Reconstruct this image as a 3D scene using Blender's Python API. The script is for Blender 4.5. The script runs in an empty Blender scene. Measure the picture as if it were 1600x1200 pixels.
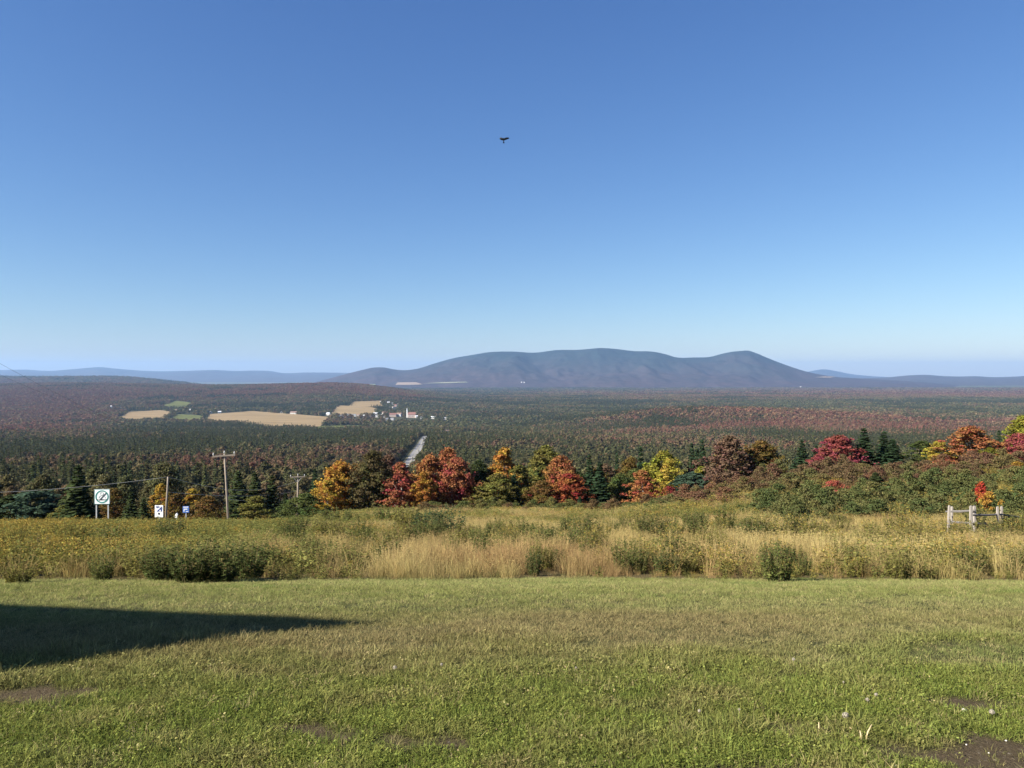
import bpy, math, random
import numpy as np
from mathutils import Vector, Matrix

SC = bpy.context.scene
COL = SC.collection
EYE = 1.65          # eye height over the lawn
F = 1209.0          # focal length in pixels of a 1600 wide frame
HZ = 583.0          # eye-level row in the 1600x1200 frame

# ------------------------------------------------------------------ camera
cam_d = bpy.data.cameras.new('camera')
cam = bpy.data.objects.new('camera', cam_d)
COL.objects.link(cam)
cam.location = (0, 0, EYE)
cam.rotation_euler = (math.radians(90), 0, 0)
cam_d.sensor_width = 36
cam_d.lens = F / 1600 * 36
cam_d.shift_y = -(600 - HZ) / 1600
cam_d.clip_start = 0.05
cam_d.clip_end = 150000
SC.camera = cam

# ------------------------------------------------------------------ sky, sun, exposure
SUN_H = np.array([-0.90, -0.43]); SUN_H = SUN_H / np.linalg.norm(SUN_H)
SUN_EL = math.radians(33)
sun_vec = Vector((SUN_H[0] * math.cos(SUN_EL), SUN_H[1] * math.cos(SUN_EL), math.sin(SUN_EL)))
world = bpy.data.worlds.new('World'); SC.world = world
world.use_nodes = True
wn = world.node_tree
bg = wn.nodes['Background']
sky = wn.nodes.new('ShaderNodeTexSky')
sky.sky_type = 'NISHITA'
sky.sun_disc = False
sky.sun_elevation = SUN_EL
sky.sun_rotation = math.atan2(SUN_H[0], SUN_H[1])
sky.altitude = 500
sky.air_density = 1.0
sky.dust_density = 0.35
sky.ozone_density = 2.5
sep = wn.nodes.new('ShaderNodeSeparateColor'); com = wn.nodes.new('ShaderNodeCombineColor')       # the photograph's deep blue rendering of a dry clear sky
wn.links.new(sky.outputs[0], sep.inputs[0])
for ch, (gam, k) in enumerate(((1.17, 0.387), (1.03, 0.54), (0.79, 1.0))):
    pw = wn.nodes.new('ShaderNodeMath'); pw.operation = 'POWER'; pw.inputs[1].default_value = gam
    ml = wn.nodes.new('ShaderNodeMath'); ml.operation = 'MULTIPLY'; ml.inputs[1].default_value = k
    wn.links.new(sep.outputs[ch], pw.inputs[0]); wn.links.new(pw.outputs[0], ml.inputs[0]); wn.links.new(ml.outputs[0], com.inputs[ch])
wn.links.new(com.outputs[0], bg.inputs[0])
bg.inputs[1].default_value = 0.074
sl = bpy.data.lights.new('sun', 'SUN')
sl.energy = 5.0
sl.angle = math.radians(0.53)
sl.color = (1.0, 0.93, 0.82)
so = bpy.data.objects.new('sun', sl); COL.objects.link(so)
so.rotation_euler = sun_vec.to_track_quat('Z', 'Y').to_euler()
so.location = (-40, -25, 60)
vs = SC.view_settings
vs.view_transform = 'Standard'; vs.look = 'None'; vs.gamma = 1; vs.exposure = 1.4
vs.use_curve_mapping = False
SC.render.engine = 'CYCLES'
cy = SC.cycles
cy.use_denoising = True
cy.denoising_prefilter = 'ACCURATE'
cy.use_adaptive_sampling = True
cy.adaptive_threshold = 0.01
cy.max_bounces = 5; cy.diffuse_bounces = 3; cy.glossy_bounces = 2
cy.transmission_bounces = 4; cy.transparent_max_bounces = 4; cy.volume_bounces = 0

# ------------------------------------------------------------------ numeric helpers
def hash2(ix, iy, seed):
    h = (ix.astype(np.int64) * 374761393 + iy.astype(np.int64) * 668265263 + seed * 974634511) & 0xFFFFFFFF
    h = ((h ^ (h >> 13)) * 1274126177) & 0xFFFFFFFF
    h = (h ^ (h >> 16)) & 0xFFFFFF
    return h / float(0xFFFFFF)
def vnoise(x, y, seed=0):
    x = np.asarray(x, float); y = np.asarray(y, float)
    ix = np.floor(x); iy = np.floor(y); fx = x - ix; fy = y - iy
    fx = fx * fx * (3 - 2 * fx); fy = fy * fy * (3 - 2 * fy)
    a = hash2(ix, iy, seed); b = hash2(ix + 1, iy, seed); c = hash2(ix, iy + 1, seed); d = hash2(ix + 1, iy + 1, seed)
    return (a * (1 - fx) + b * fx) * (1 - fy) + (c * (1 - fx) + d * fx) * fy
def fbm(x, y, oct=4, seed=0):
    s = 0; amp = 0.5; tot = 0
    for k in range(oct):
        s = s + amp * vnoise(x * 2 ** k, y * 2 ** k, seed + k * 17); tot += amp; amp *= 0.5
    return s / tot
def sstep(e0, e1, v):
    t = np.clip((np.asarray(v, float) - e0) / (e1 - e0), 0, 1)
    return t * t * (3 - 2 * t)
def hermite(xs, ys):
    xs = np.array(xs, float); ys = np.array(ys, float)
    m = np.gradient(ys, xs)
    def f(x):
        x = np.clip(x, xs[0], xs[-1])
        i = np.clip(np.searchsorted(xs, x) - 1, 0, len(xs) - 2)
        h = xs[i + 1] - xs[i]; t = (x - xs[i]) / h
        return ((2*t**3 - 3*t**2 + 1) * ys[i] + (t**3 - 2*t**2 + t) * h * m[i]
                + (-2*t**3 + 3*t**2) * ys[i+1] + (t**3 - t**2) * h * m[i+1])
    return f

PROF = [(0, -1.65), (2, -1.65), (3.5, -1.65), (5, -1.72), (7, -2.02), (10, -2.67), (15, -3.62), (20, -4.5), (30, -6.15), (45, -8.7),
        (60, -11.2), (80, -14.7), (100, -18.5), (150, -31), (200, -40), (300, -53), (450, -68), (600, -80), (1000, -101),
        (1500, -126), (2000, -148), (2400, -156), (2800, -159), (3200, -162), (4500, -168), (7000, -185), (10000, -205), (15000, -225),
        (25000, -235), (45000, -240)]
_prof = hermite([math.log(d + 1) for d, z in PROF], [z for d, z in PROF])
def lerp_tab(tab, v):
    return np.interp(v, [t[0] for t in tab], [t[1] for t in tab])

def polar(x, y):
    x = np.asarray(x, float); y = np.asarray(y, float)
    r = np.hypot(x, y)
    d = np.maximum(y, 0.72 * r)
    th = np.arctan2(x, y)
    a = 800 + F * np.tan(np.clip(th, -0.8, 0.8))
    return r, d, a
def H(x, y):
    """terrain height (world z) at x, y"""
    x = np.asarray(x, float); y = np.asarray(y, float)
    r, d, a = polar(x, y)
    z = _prof(np.log(d + 1))
    L = 1 - sstep(350, 620, a)                       # falls off more to the left, where the road climbs up
    z = z - L * lerp_tab([(0, 0), (32, 0), (45, 0.5), (60, 1.3), (80, 1.8), (100, 2.2), (150, 2.5), (250, 0)], d)
    R = lerp_tab([(930, 0), (1000, 0.06), (1080, 0.25), (1160, 0.58), (1240, 0.85), (1330, 0.97), (1450, 1.04), (1650, 1.15), (2000, 1.1)], a)
    z = z + R * lerp_tab([(0, 0), (24, 0), (35, 0.35), (45, 1.0), (60, 2.4), (75, 4.0), (90, 5.2), (105, 5.6), (125, 5.0), (160, 2.6), (260, 0)], d)
    # long wooded ridge behind the village
    s = (1 - sstep(520, 760, a)) * (0.93 + 0.07 * np.sin(a / 70.0))
    z = z + s * lerp_tab([(2500, 0), (3300, 10), (4000, 38), (4800, 76), (5500, 99), (6300, 66), (7500, 20), (9500, 0)], d)
    s = 1 - sstep(160, 420, a)
    z = z + s * lerp_tab([(6500, 0), (8000, 110), (9000, 150), (10500, 70), (13000, 0)], d)
    # low wooded hill right of centre
    s = np.exp(-((a - 1085) / np.where(a < 1085, 170.0, 300.0)) ** 2)
    z = z + s * 40 * np.exp(-((d - 2350) / 480.0) ** 2)
    # rolling ground
    amp = lerp_tab([(0, 0), (12, 0.02), (30, 0.12), (100, 0.5), (400, 2.5), (1500, 6), (6000, 10), (45000, 20)], d)
    sc = lerp_tab([(0, 6), (30, 14), (100, 40), (400, 130), (1500, 420), (6000, 1300), (45000, 5000)], d)
    lo = np.where(d < 60, fbm(x / 12, y / 12, 2, 3), np.where(d < 700, fbm(x / 120, y / 120, 2, 5), fbm(x / 900, y / 900, 3, 9)))
    bl = sstep(45, 60, d) * 1.0
    z = z + amp * (lo - 0.5) * 1.2
    z = z + np.where(d < 9.5, 0.03 * (fbm(x / 0.9, y / 0.9, 3, 21) - 0.5), 0)
    return z + EYE
def P(px, py, d):
    return np.array([(px - 800) / F * d, d, EYE - (py - HZ) / F * d])
def gx(px, d):
    return (px - 800) / F * d
_dm = np.exp(np.linspace(math.log(3), math.log(40000), 5000))
def ray_ground(px, py, far_from=200.0):
    """distance at which the sight line through px, py meets the terrain (beyond far_from)"""
    x = (px - 800) / F * _dm
    z = EYE - (py - HZ) / F * _dm
    hit = (H(x, _dm) >= z) & (_dm > far_from)
    i = np.argmax(hit)
    return float(_dm[i]) if hit.any() else 20000.0

# ------------------------------------------------------------------ object helpers
def tag(o, label=None, cat=None, group=None, kind=None):
    if label: o['label'] = label
    if cat: o['category'] = cat
    if group: o['group'] = group
    if kind: o['kind'] = kind
    return o
def new_mesh(name, verts, faces, mats=(), attrs=None, fmat=None, smooth=False):
    me = bpy.data.meshes.new(name)
    if isinstance(faces, np.ndarray):
        nv, nf, k = len(verts), len(faces), faces.shape[1]
        me.vertices.add(nv); me.vertices.foreach_set('co', np.asarray(verts, np.float32).ravel())
        me.loops.add(nf * k); me.loops.foreach_set('vertex_index', faces.astype(np.int32).ravel())
        me.polygons.add(nf)
        me.polygons.foreach_set('loop_start', np.arange(0, nf * k, k, dtype=np.int32))
        me.update(calc_edges=True)
    else:
        me.from_pydata([tuple(v) for v in verts], [], faces)
    for m in mats: me.materials.append(m)
    if fmat is not None: me.polygons.foreach_set('material_index', np.asarray(fmat, np.int32))
    if attrs:
        for n, (dom, typ, data) in attrs.items():
            at = me.attributes.new(n, typ, dom)
            key = 'color' if typ == 'FLOAT_COLOR' else ('vector' if typ == 'FLOAT_VECTOR' else 'value')
            at.data.foreach_set(key, np.asarray(data, np.int32 if typ == 'INT' else np.float32).ravel())
    if smooth: me.polygons.foreach_set('use_smooth', np.ones(len(me.polygons), bool))
    me.update()
    return me
def add(name, me, parent=None, loc=None, rot=None, scale=None, link=True):
    o = bpy.data.objects.new(name, me)
    if link: COL.objects.link(o)
    if parent is not None: o.parent = parent
    if loc is not None: o.location = loc
    if rot is not None: o.rotation_euler = rot
    if scale is not None: o.scale = scale
    return o
def empty(name, loc, rotz=0.0, scale=(1, 1, 1)):
    o = bpy.data.objects.new(name, None); COL.objects.link(o)
    o.empty_display_size = 0.2
    o.location = loc; o.rotation_euler = (0, 0, rotz); o.scale = scale
    return o
class MB:
    """collects simple shapes for one mesh"""
    def __init__(s): s.v = []; s.f = []
    def box(s, c, size, M=None):
        n = len(s.v); hx, hy, hz = [q / 2 for q in size]
        for dx in (-1, 1):
            for dy in (-1, 1):
                for dz in (-1, 1):
                    p = Vector((dx * hx, dy * hy, dz * hz))
                    if M is not None: p = M @ p
                    s.v.append(tuple(p + Vector(c)))
        for q in ((0,1,3,2),(4,6,7,5),(0,4,5,1),(2,3,7,6),(0,2,6,4),(1,5,7,3)): s.f.append(tuple(n + i for i in q))
        return s
    def tube(s, pts, rad, seg=8, cap=True):
        n0 = len(s.v); pts = [Vector(p) for p in pts]
        if not hasattr(rad, '__len__'): rad = [rad] * len(pts)
        for i, p in enumerate(pts):
            t = (pts[min(i + 1, len(pts) - 1)] - pts[max(i - 1, 0)]).normalized()
            u = t.cross(Vector((0.13, 0.31, 1)) if abs(t.z) < 0.95 else Vector((1, 0.1, 0))).normalized(); w = t.cross(u)
            for k in range(seg):
                an = 2 * math.pi * k / seg
                s.v.append(tuple(p + (u * math.cos(an) + w * math.sin(an)) * rad[i]))
        for i in range(len(pts) - 1):
            for k in range(seg):
                a = n0 + i * seg + k; b = n0 + i * seg + (k + 1) % seg
                s.f.append((a, b, b + seg, a + seg))
        if cap:
            s.f.append(tuple(n0 + k for k in reversed(range(seg))))
            e = n0 + (len(pts) - 1) * seg
            s.f.append(tuple(e + k for k in range(seg)))
        return s
    def poly(s, pts):
        n = len(s.v); s.v += [tuple(p) for p in pts]; s.f.append(tuple(range(n, n + len(pts)))); return s
    def slab(s, pts2, y0, y1, org=(0, 0, 0)):
        """polygon in the x-z plane given thickness from y0 to y1"""
        n = len(s.v); k = len(pts2); ox, oy, oz = org
        for yy in (y0, y1):
            for (x, z) in pts2: s.v.append((ox + x, oy + yy, oz + z))
        s.f.append(tuple(n + i for i in range(k))); s.f.append(tuple(n + k + i for i in reversed(range(k))))
        for i in range(k):
            j = (i + 1) % k
            s.f.append((n + i, n + k + i, n + k + j, n + j))
        return s
    def mesh(s, name, m=None, smooth=False):
        return new_mesh(name, s.v, s.f, (m,) if m else (), smooth=smooth)

# ------------------------------------------------------------------ materials
def N(t, typ, **kw):
    n = t.nodes.new(typ)
    for k, v in kw.items():
        if k.startswith('_'): setattr(n, k[1:], v)
        else: n.inputs[int(k[1:]) if k[0] == 'i' and k[1:].isdigit() else k].default_value = v
    return n
def base_mat(name):
    m = bpy.data.materials.new(name); m.use_nodes = True
    t = m.node_tree; t.nodes.clear()
    out = t.nodes.new('ShaderNodeOutputMaterial')
    return m, t, out
def plain(name, col, rough=0.8, var=0.25, scale=8.0, bump=0.15, spec=0.3, stretch=(1, 1, 1)):
    m, t, out = base_mat(name)
    b = N(t, 'ShaderNodeBsdfPrincipled', Roughness=rough)
    b.inputs['Specular IOR Level'].default_value = spec
    tc = t.nodes.new('ShaderNodeTexCoord'); mp = t.nodes.new('ShaderNodeMapping')
    mp.inputs['Scale'].default_value = stretch
    t.links.new(tc.outputs['Object'], mp.inputs[0])
    nz = N(t, 'ShaderNodeTexNoise', Scale=scale, Detail=6.0, Roughness=0.65)
    t.links.new(mp.outputs[0], nz.inputs['Vector'])
    mr = t.nodes.new('ShaderNodeMapRange')
    mr.inputs[1].default_value = 0.25; mr.inputs[2].default_value = 0.75
    mr.inputs[3].default_value = 1 - var; mr.inputs[4].default_value = 1 + var
    t.links.new(nz.outputs['Fac'], mr.inputs[0])
    hs = t.nodes.new('ShaderNodeHueSaturation'); hs.inputs['Color'].default_value = (*col, 1)
    t.links.new(mr.outputs[0], hs.inputs['Value'])
    t.links.new(hs.outputs[0], b.inputs['Base Color'])
    if bump:
        bp = N(t, 'ShaderNodeBump', Strength=bump, Distance=0.02)
        t.links.new(nz.outputs['Fac'], bp.inputs['Height']); t.links.new(bp.outputs[0], b.inputs['Normal'])
    t.links.new(b.outputs[0], out.inputs[0])
    return m
def leaf_mat(name, source, hue=0.05, val=0.5, trans=0.3, col=(0.1, 0.1, 0.1), sat=1.0):
    """foliage: colour from the object or the instance, varied per clump and per leaf"""
    m, t, out = base_mat(name)
    if source == 'object':
        c = t.nodes.new('ShaderNodeObjectInfo').outputs['Color']
    elif source == 'instance':
        n = t.nodes.new('ShaderNodeAttribute'); n.attribute_type = 'INSTANCER'; n.attribute_name = 'col'; c = n.outputs['Color']
    else:
        n = t.nodes.new('ShaderNodeRGB'); n.outputs[0].default_value = (*col, 1); c = n.outputs[0]
    a1 = t.nodes.new('ShaderNodeAttribute'); a1.attribute_name = 'rnd'
    a2 = t.nodes.new('ShaderNodeAttribute'); a2.attribute_name = 'rnd2'
    hs = t.nodes.new('ShaderNodeHueSaturation'); hs.inputs['Saturation'].default_value = sat
    m1 = t.nodes.new('ShaderNodeMapRange'); m1.inputs[3].default_value = 0.5 - hue; m1.inputs[4].default_value = 0.5 + hue
    t.links.new(a2.outputs['Fac'], m1.inputs[0]); t.links.new(m1.outputs[0], hs.inputs['Hue'])
    m2 = t.nodes.new('ShaderNodeMapRange'); m2.inputs[3].default_value = 1 - val; m2.inputs[4].default_value = 1 + val
    t.links.new(a1.outputs['Fac'], m2.inputs[0]); t.links.new(m2.outputs[0], hs.inputs['Value'])
    t.links.new(c, hs.inputs['Color'])
    df = t.nodes.new('ShaderNodeBsdfDiffuse'); tr = t.nodes.new('ShaderNodeBsdfTranslucent')
    mx = t.nodes.new('ShaderNodeMixShader'); mx.inputs[0].default_value = trans
    t.links.new(hs.outputs[0], df.inputs[0]); t.links.new(hs.outputs[0], tr.inputs[0])
    t.links.new(df.outputs[0], mx.inputs[1]); t.links.new(tr.outputs[0], mx.inputs[2])
    t.links.new(mx.outputs[0], out.inputs[0])
    return m
M_LEAF = leaf_mat('leaves', 'object', 0.034, 0.5, 0.25)
M_NEEDLE = leaf_mat('needles', 'object', 0.02, 0.4, 0.12)
M_LEAF_I = leaf_mat('wood_foliage', 'instance', 0.02, 0.3, 0.28)
M_GRASS_I = leaf_mat('grass_blades', 'instance', 0.02, 0.35, 0.35)
M_BARK = plain('bark', (0.10, 0.075, 0.055), 0.9, 0.4, 6.0, 0.5, 0.1, (4, 4, 1))
M_BIRCH = plain('pale_bark', (0.33, 0.29, 0.24), 0.85, 0.4, 6.0, 0.3, 0.1)
M_STEM = plain('stem', (0.12, 0.10, 0.04), 0.8, 0.3, 20.0, 0)

# ------------------------------------------------------------------ woods: which trees grow where, and in what colour
FIELDS = []      # filled below with polygons in (azimuth, row) space
def road_x(y):
    return np.interp(y, [60, 110, 200, 320, 680, 1150, 1650, 2900], [-30, -32, -44, -57.0, -93, -137, -184, -310])
def redness(x, y, d, a):
    n = fbm(x / 500.0, y / 500.0, 3, 40); n2 = fbm(x / 140.0, y / 140.0, 2, 44)
    r = 0.20 + 0.54 * (1 - sstep(560, 740, a)) * sstep(3500, 4300, d) * (1 - sstep(7000, 9000, d))
    r = r + 0.75 * (1 - sstep(90, 260, a)) * sstep(1300, 1900, d) * (1 - sstep(4200, 4800, d))
    r = r + 0.66 * sstep(800, 1040, a) * sstep(1000, 1700, d) * (1 - sstep(2330, 2520, d + 30 * np.sin(a / 37.0)))
    r = r - 0.15 * sstep(750, 900, a) * sstep(3000, 3300, d) * (1 - sstep(4300, 4800, d))
    r = r + 0.42 * sstep(950, 1200, a) * sstep(4300, 4800, d) * (1 - sstep(9000, 12000, d)) * sstep(0.36, 0.52, fbm(x / 1900., y / 700., 2, 71))
    r = r + 0.35 * sstep(760, 900, a) * sstep(5200, 6200, d) * (1 - sstep(7600, 8600, d))
    r = r + 0.75 * np.exp(-((a - 60) / 55.) ** 2 - ((d - 720) / 80.) ** 2) + 0.6 * np.exp(-((a - 350) / 70.) ** 2 - ((d - 560) / 90.) ** 2)
    r = r + 0.55 * np.exp(-((a - 560) / 60.) ** 2 - ((d - 800) / 160.) ** 2) + 0.4 * np.exp(-((a - 440) / 50.) ** 2 - ((d - 480) / 50.) ** 2)
    return np.clip(r + (n - 0.5) * 0.9 + (n2 - 0.5) * 0.7, 0, 1)
PAL = np.array([[0.090, 0.094, 0.042], [0.128, 0.110, 0.052], [0.165, 0.113, 0.066], [0.172, 0.102, 0.064], [0.176, 0.086, 0.058]])
CONIF = np.array([0.050, 0.054, 0.025])
def wood_colour(x, y, rng):
    """-> (is conifer, colour) for trees at x, y"""
    r_, d, a = polar(x, y)
    red = redness(x, y, d, a)
    n3 = fbm(x / 260.0, y / 260.0, 3, 55)
    pc = np.clip(0.54 - 0.85 * red + (n3 - 0.5) * 4.2, 0.05, 0.93)
    con = rng.random(len(x)) < pc
    k = np.clip(red * 3.6 + rng.normal(0, 0.75, len(x)), 0, 3.999)
    i = k.astype(int); f = (k - i)[:, None]
    dec = PAL[i] * (1 - f) + PAL[i + 1] * f
    dec = dec * rng.uniform(0.85, 1.25, (len(x), 1)) * lerp_tab([(100, 0.82), (700, 0.85), (1500, 1.1)], d)[:, None]
    cc = CONIF * rng.uniform(0.85, 1.45, (len(x), 1)) * (1 + rng.normal(0, 0.06, (len(x), 3)))
    return con, np.where(con[:, None], cc, dec)
def in_poly(px, py, poly):
    ins = np.zeros(len(px), bool); n = len(poly)
    for i in range(n):
        x1, y1 = poly[i]; x2, y2 = poly[(i + 1) % n]
        c = ((y1 > py) != (y2 > py)) & (px < (x2 - x1) * (py - y1) / ((y2 - y1) + 1e-9) + x1)
        ins ^= c
    return ins

# open farmland seen in the valley (azimuth, row of the bare ground)
TAN = (0.235, 0.175, 0.098); GRN = (0.105, 0.115, 0.045); PALE = (0.23, 0.175, 0.13)
FIELD_DEFS = [
    ('stubble_field', [(180, 656), (205, 642), (252, 641.5), (272, 645), (252, 658), (200, 660)], TAN, 'small straw coloured field at the far left of the farmland'),
    ('pasture', [(238, 641), (282, 639), (276, 644.5), (254, 641.2)], GRN, 'narrow green pasture behind the small straw field'),
    ('pasture', [(258, 659), (278, 648), (318, 649), (316, 661)], GRN, 'green pasture between the two straw coloured fields'),
    ('stubble_field', [(318, 661), (330, 646), (395, 643), (442, 647), (518, 650.5), (512, 659), (494, 671), (425, 672), (385, 664)], TAN, 'largest straw coloured field in front of the village'),
    ('stubble_field', [(544, 637), (552, 627.5), (594, 626.5), (601, 636)], TAN, 'upper straw coloured field beside the village street'),
    ('stubble_field', [(513, 650), (527, 634), (560, 634.5), (591, 638), (588, 650)], TAN, 'straw coloured field just above the village houses'),
    ('pasture', [(246, 637), (276, 626.5), (302, 630), (292, 639)], GRN, 'green clearing on the wooded ridge above the farmland'),
    ('pasture', [(480, 676), (500, 666), (568, 665), (566, 672)], GRN, 'thin green strip below the largest straw field'),
    ('pasture', [(716, 684), (728, 675), (766, 675.5), (762, 683)], (0.24, 0.22, 0.09), 'small yellowish clearing right of the valley road'),
]
def mask_open(x, y, keep_road=True):
    """True where no wood grows"""
    r_, d, a = polar(x, y)
    row = HZ + F * (EYE - H(x, y)) / np.maximum(d, 1)
    op = np.zeros(len(x), bool)
    for nm, poly, c, lb in FIELD_DEFS:
        p = np.array(poly)
        b = (a > p[:, 0].min()) & (a < p[:, 0].max()) & (row > p[:, 1].min()) & (row < p[:, 1].max()) & (d > 1000) & (d < 5400)
        if b.any():
            idx = np.nonzero(b)[0]
            op[idx] |= in_poly(a[idx], row[idx], poly)
    rx = road_x(y)
    op |= (x > rx - 11) & (x < rx + 10) & (y > 60) & (y < 1640)
    return op

# ------------------------------------------------------------------ ground sheet
def soil_patch(x, y):
    """bare earth on the lawn, 0..1"""
    s = np.zeros(np.shape(x))
    for (px, d, rx, ry, st) in [(1580, 3.30, 0.50, 0.17, 1.2), (1530, 3.85, 0.24, 0.11, 0.9), (1180, 3.17, 0.30, 0.06, 1.0), (1270, 3.62, 0.34, 0.07, 0.55),
                                (30, 3.98, 0.40, 0.13, 1.0), (85, 4.05, 0.22, 0.07, 0.7), (455, 3.60, 0.24, 0.06, 0.95), (525, 3.54, 0.20, 0.055, 1.0), (620, 3.5, 0.45, 0.06, 0.6), (230, 3.5, 0.3, 0.05, 0.5), (340, 4.3, 0.3, 0.05, 0.4),
                                (700, 3.42, 0.28, 0.05, 0.5), (1090, 3.75, 0.2, 0.06, 0.35), (560, 3.38, 0.1, 0.04, 0.4), (1400, 3.45, 0.2, 0.05, 0.5), (1330, 3.2, 0.25, 0.06, 0.5)]:
        s = np.maximum(s, st * np.exp(-(((x - gx(px, d)) / rx) ** 2 + ((y - d) / ry) ** 2)))
    w = fbm(x / 0.13, y / 0.09, 4, 88)
    return np.clip((s - 0.24 - (w - 0.5) * 1.1) * 2.2, 0, 0.97) * (s > 0.04)
def lawn_edge(x):
    return 10.0 + 0.12 * np.sin(x * 0.9) + 0.5 * (vnoise(x * 1.3, x * 0 + 3.3, 6) - 0.5) + 0.45 * (vnoise(x * 5.2, x * 0 + 1.3, 8) - 0.5) - 0.5 * sstep(-3.5, -7, x) - 0.25 * sstep(3, 7, x)

def build_ground():
    front = np.radians(np.arange(-47, 47.001, 0.2)); rest = np.radians(np.arange(50, 311, 3.0))
    th = np.concatenate([front, rest]); nt = len(th)
    rr = np.concatenate([[0.0], np.exp(np.linspace(math.log(0.6), math.log(34200), 430))]); nr = len(rr)
    T, Rr = np.meshgrid(th, rr)
    X = Rr * np.sin(T); Y = Rr * np.cos(T)
    Z = H(X.ravel(), Y.ravel())
    x = X.ravel(); y = Y.ravel()
    i = np.arange(nr - 1)[:, None] * nt + np.arange(nt)[None, :]
    j = np.arange(nr - 1)[:, None] * nt + (np.arange(nt)[None, :] + 1) % nt
    faces = np.stack([i, j, j + nt, i + nt], -1).reshape(-1, 4)
    r_, d, a = polar(x, y)
    rng = np.random.default_rng(2)
    lawn = np.array([0.085, 0.085, 0.032]); straw = np.array([0.15, 0.115, 0.05]); floor = np.array([0.040, 0.042, 0.020])
    w_m = sstep(0, 0.25, y - lawn_edge(x)); w_f = sstep(100, 125, d)
    red = redness(x, y, d, a)
    k = np.clip(red * 4.0, 0, 3.999); ki = k.astype(int); kf = (k - ki)[:, None]
    dec = PAL[ki] * (1 - kf) + PAL[ki + 1] * kf
    pc = np.clip(0.9 - 1.3 * red, 0, 1)[:, None]
    wood = (CONIF * 1.1 * pc + dec * (1 - pc))
    c = lawn * (1 - w_m[:, None]) + straw * w_m[:, None]
    c = c * (1 - w_f[:, None]) + floor * w_f[:, None]
    w_w = sstep(1500, 6000, d)[:, None]
    c = c * (1 - w_w) + wood * w_w
    me = new_mesh('ground', np.stack([x, y, Z], -1), faces, (ground_mat(),),
                  {'gc': ('POINT', 'FLOAT_COLOR', np.concatenate([c, np.ones((len(c), 1))], 1)), 'soil': ('POINT', 'FLOAT', soil_patch(x, y) * (y > 0))}, smooth=True)
    return add('ground', me)
def ground_mat():
    m, t, out = base_mat('ground_cover')
    b = N(t, 'ShaderNodeBsdfPrincipled', Roughness=0.95); b.inputs['Specular IOR Level'].default_value = 0.1
    g = t.nodes.new('ShaderNodeAttribute'); g.attribute_name = 'gc'
    s = t.nodes.new('ShaderNodeAttribute'); s.attribute_name = 'soil'
    geo = t.nodes.new('ShaderNodeNewGeometry')
    mp = t.nodes.new('ShaderNodeMapping'); mp.inputs['Scale'].default_value = (0.012, 0.012, 0.012)
    t.links.new(geo.outputs['Position'], mp.inputs[0])
    nf = N(t, 'ShaderNodeTexNoise', Scale=1.0, Detail=8.0, Roughness=0.7); t.links.new(mp.outputs[0], nf.inputs['Vector'])
    nn = N(t, 'ShaderNodeTexNoise', Scale=60.0, Detail=5.0, Roughness=0.7); t.links.new(geo.outputs['Position'], nn.inputs['Vector'])
    mr = t.nodes.new('ShaderNodeMapRange'); mr.inputs[1].default_value = 0.3; mr.inputs[2].default_value = 0.7; mr.inputs[3].default_value = 0.55; mr.inputs[4].default_value = 1.45
    t.links.new(nf.outputs['Fac'], mr.inputs[0])
    mr2 = t.nodes.new('ShaderNodeMapRange'); mr2.inputs[1].default_value = 0.3; mr2.inputs[2].default_value = 0.7; mr2.inputs[3].default_value = 0.6; mr2.inputs[4].default_value = 1.4
    t.links.new(nn.outputs['Fac'], mr2.inputs[0])
    mu = N(t, 'ShaderNodeMath', _operation='MULTIPLY'); t.links.new(mr.outputs[0], mu.inputs[0]); t.links.new(mr2.outputs[0], mu.inputs[1])
    hs = t.nodes.new('ShaderNodeHueSaturation'); t.links.new(g.outputs['Color'], hs.inputs['Color']); t.links.new(mu.outputs[0], hs.inputs['Value'])
    # earth with pale grit
    vo = N(t, 'ShaderNodeTexVoronoi', Scale=95.0); t.links.new(geo.outputs['Position'], vo.inputs['Vector'])
    cr = t.nodes.new('ShaderNodeValToRGB')
    cr.color_ramp.elements[0].position = 0.0; cr.color_ramp.elements[0].color = (0.066, 0.048, 0.028, 1)
    cr.color_ramp.elements[1].position = 1.0; cr.color_ramp.elements[1].color = (0.30, 0.26, 0.21, 1)
    e = cr.color_ramp.elements.new(0.80); e.color = (0.10, 0.075, 0.045, 1)
    e = cr.color_ramp.elements.new(0.93); e.color = (0.15, 0.12, 0.08, 1)
    t.links.new(vo.outputs['Color'], cr.inputs[0])
    mx = t.nodes.new('ShaderNodeMix'); mx.data_type = 'RGBA'
    t.links.new(s.outputs['Fac'], mx.inputs['Factor']); t.links.new(hs.outputs[0], mx.inputs['A']); t.links.new(cr.outputs[0], mx.inputs['B'])
    t.links.new(mx.outputs['Result'], b.inputs['Base Color'])
    bp = N(t, 'ShaderNodeBump', Strength=1.0, Distance=0.03); t.links.new(nn.outputs['Fac'], bp.inputs['Height']); t.links.new(bp.outputs[0], b.inputs['Normal'])
    t.links.new(b.outputs[0], out.inputs[0])
    return m
ground = tag(build_ground(), 'rolling ground under the lawn, meadow and wooded valley', 'ground', kind='structure')

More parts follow.
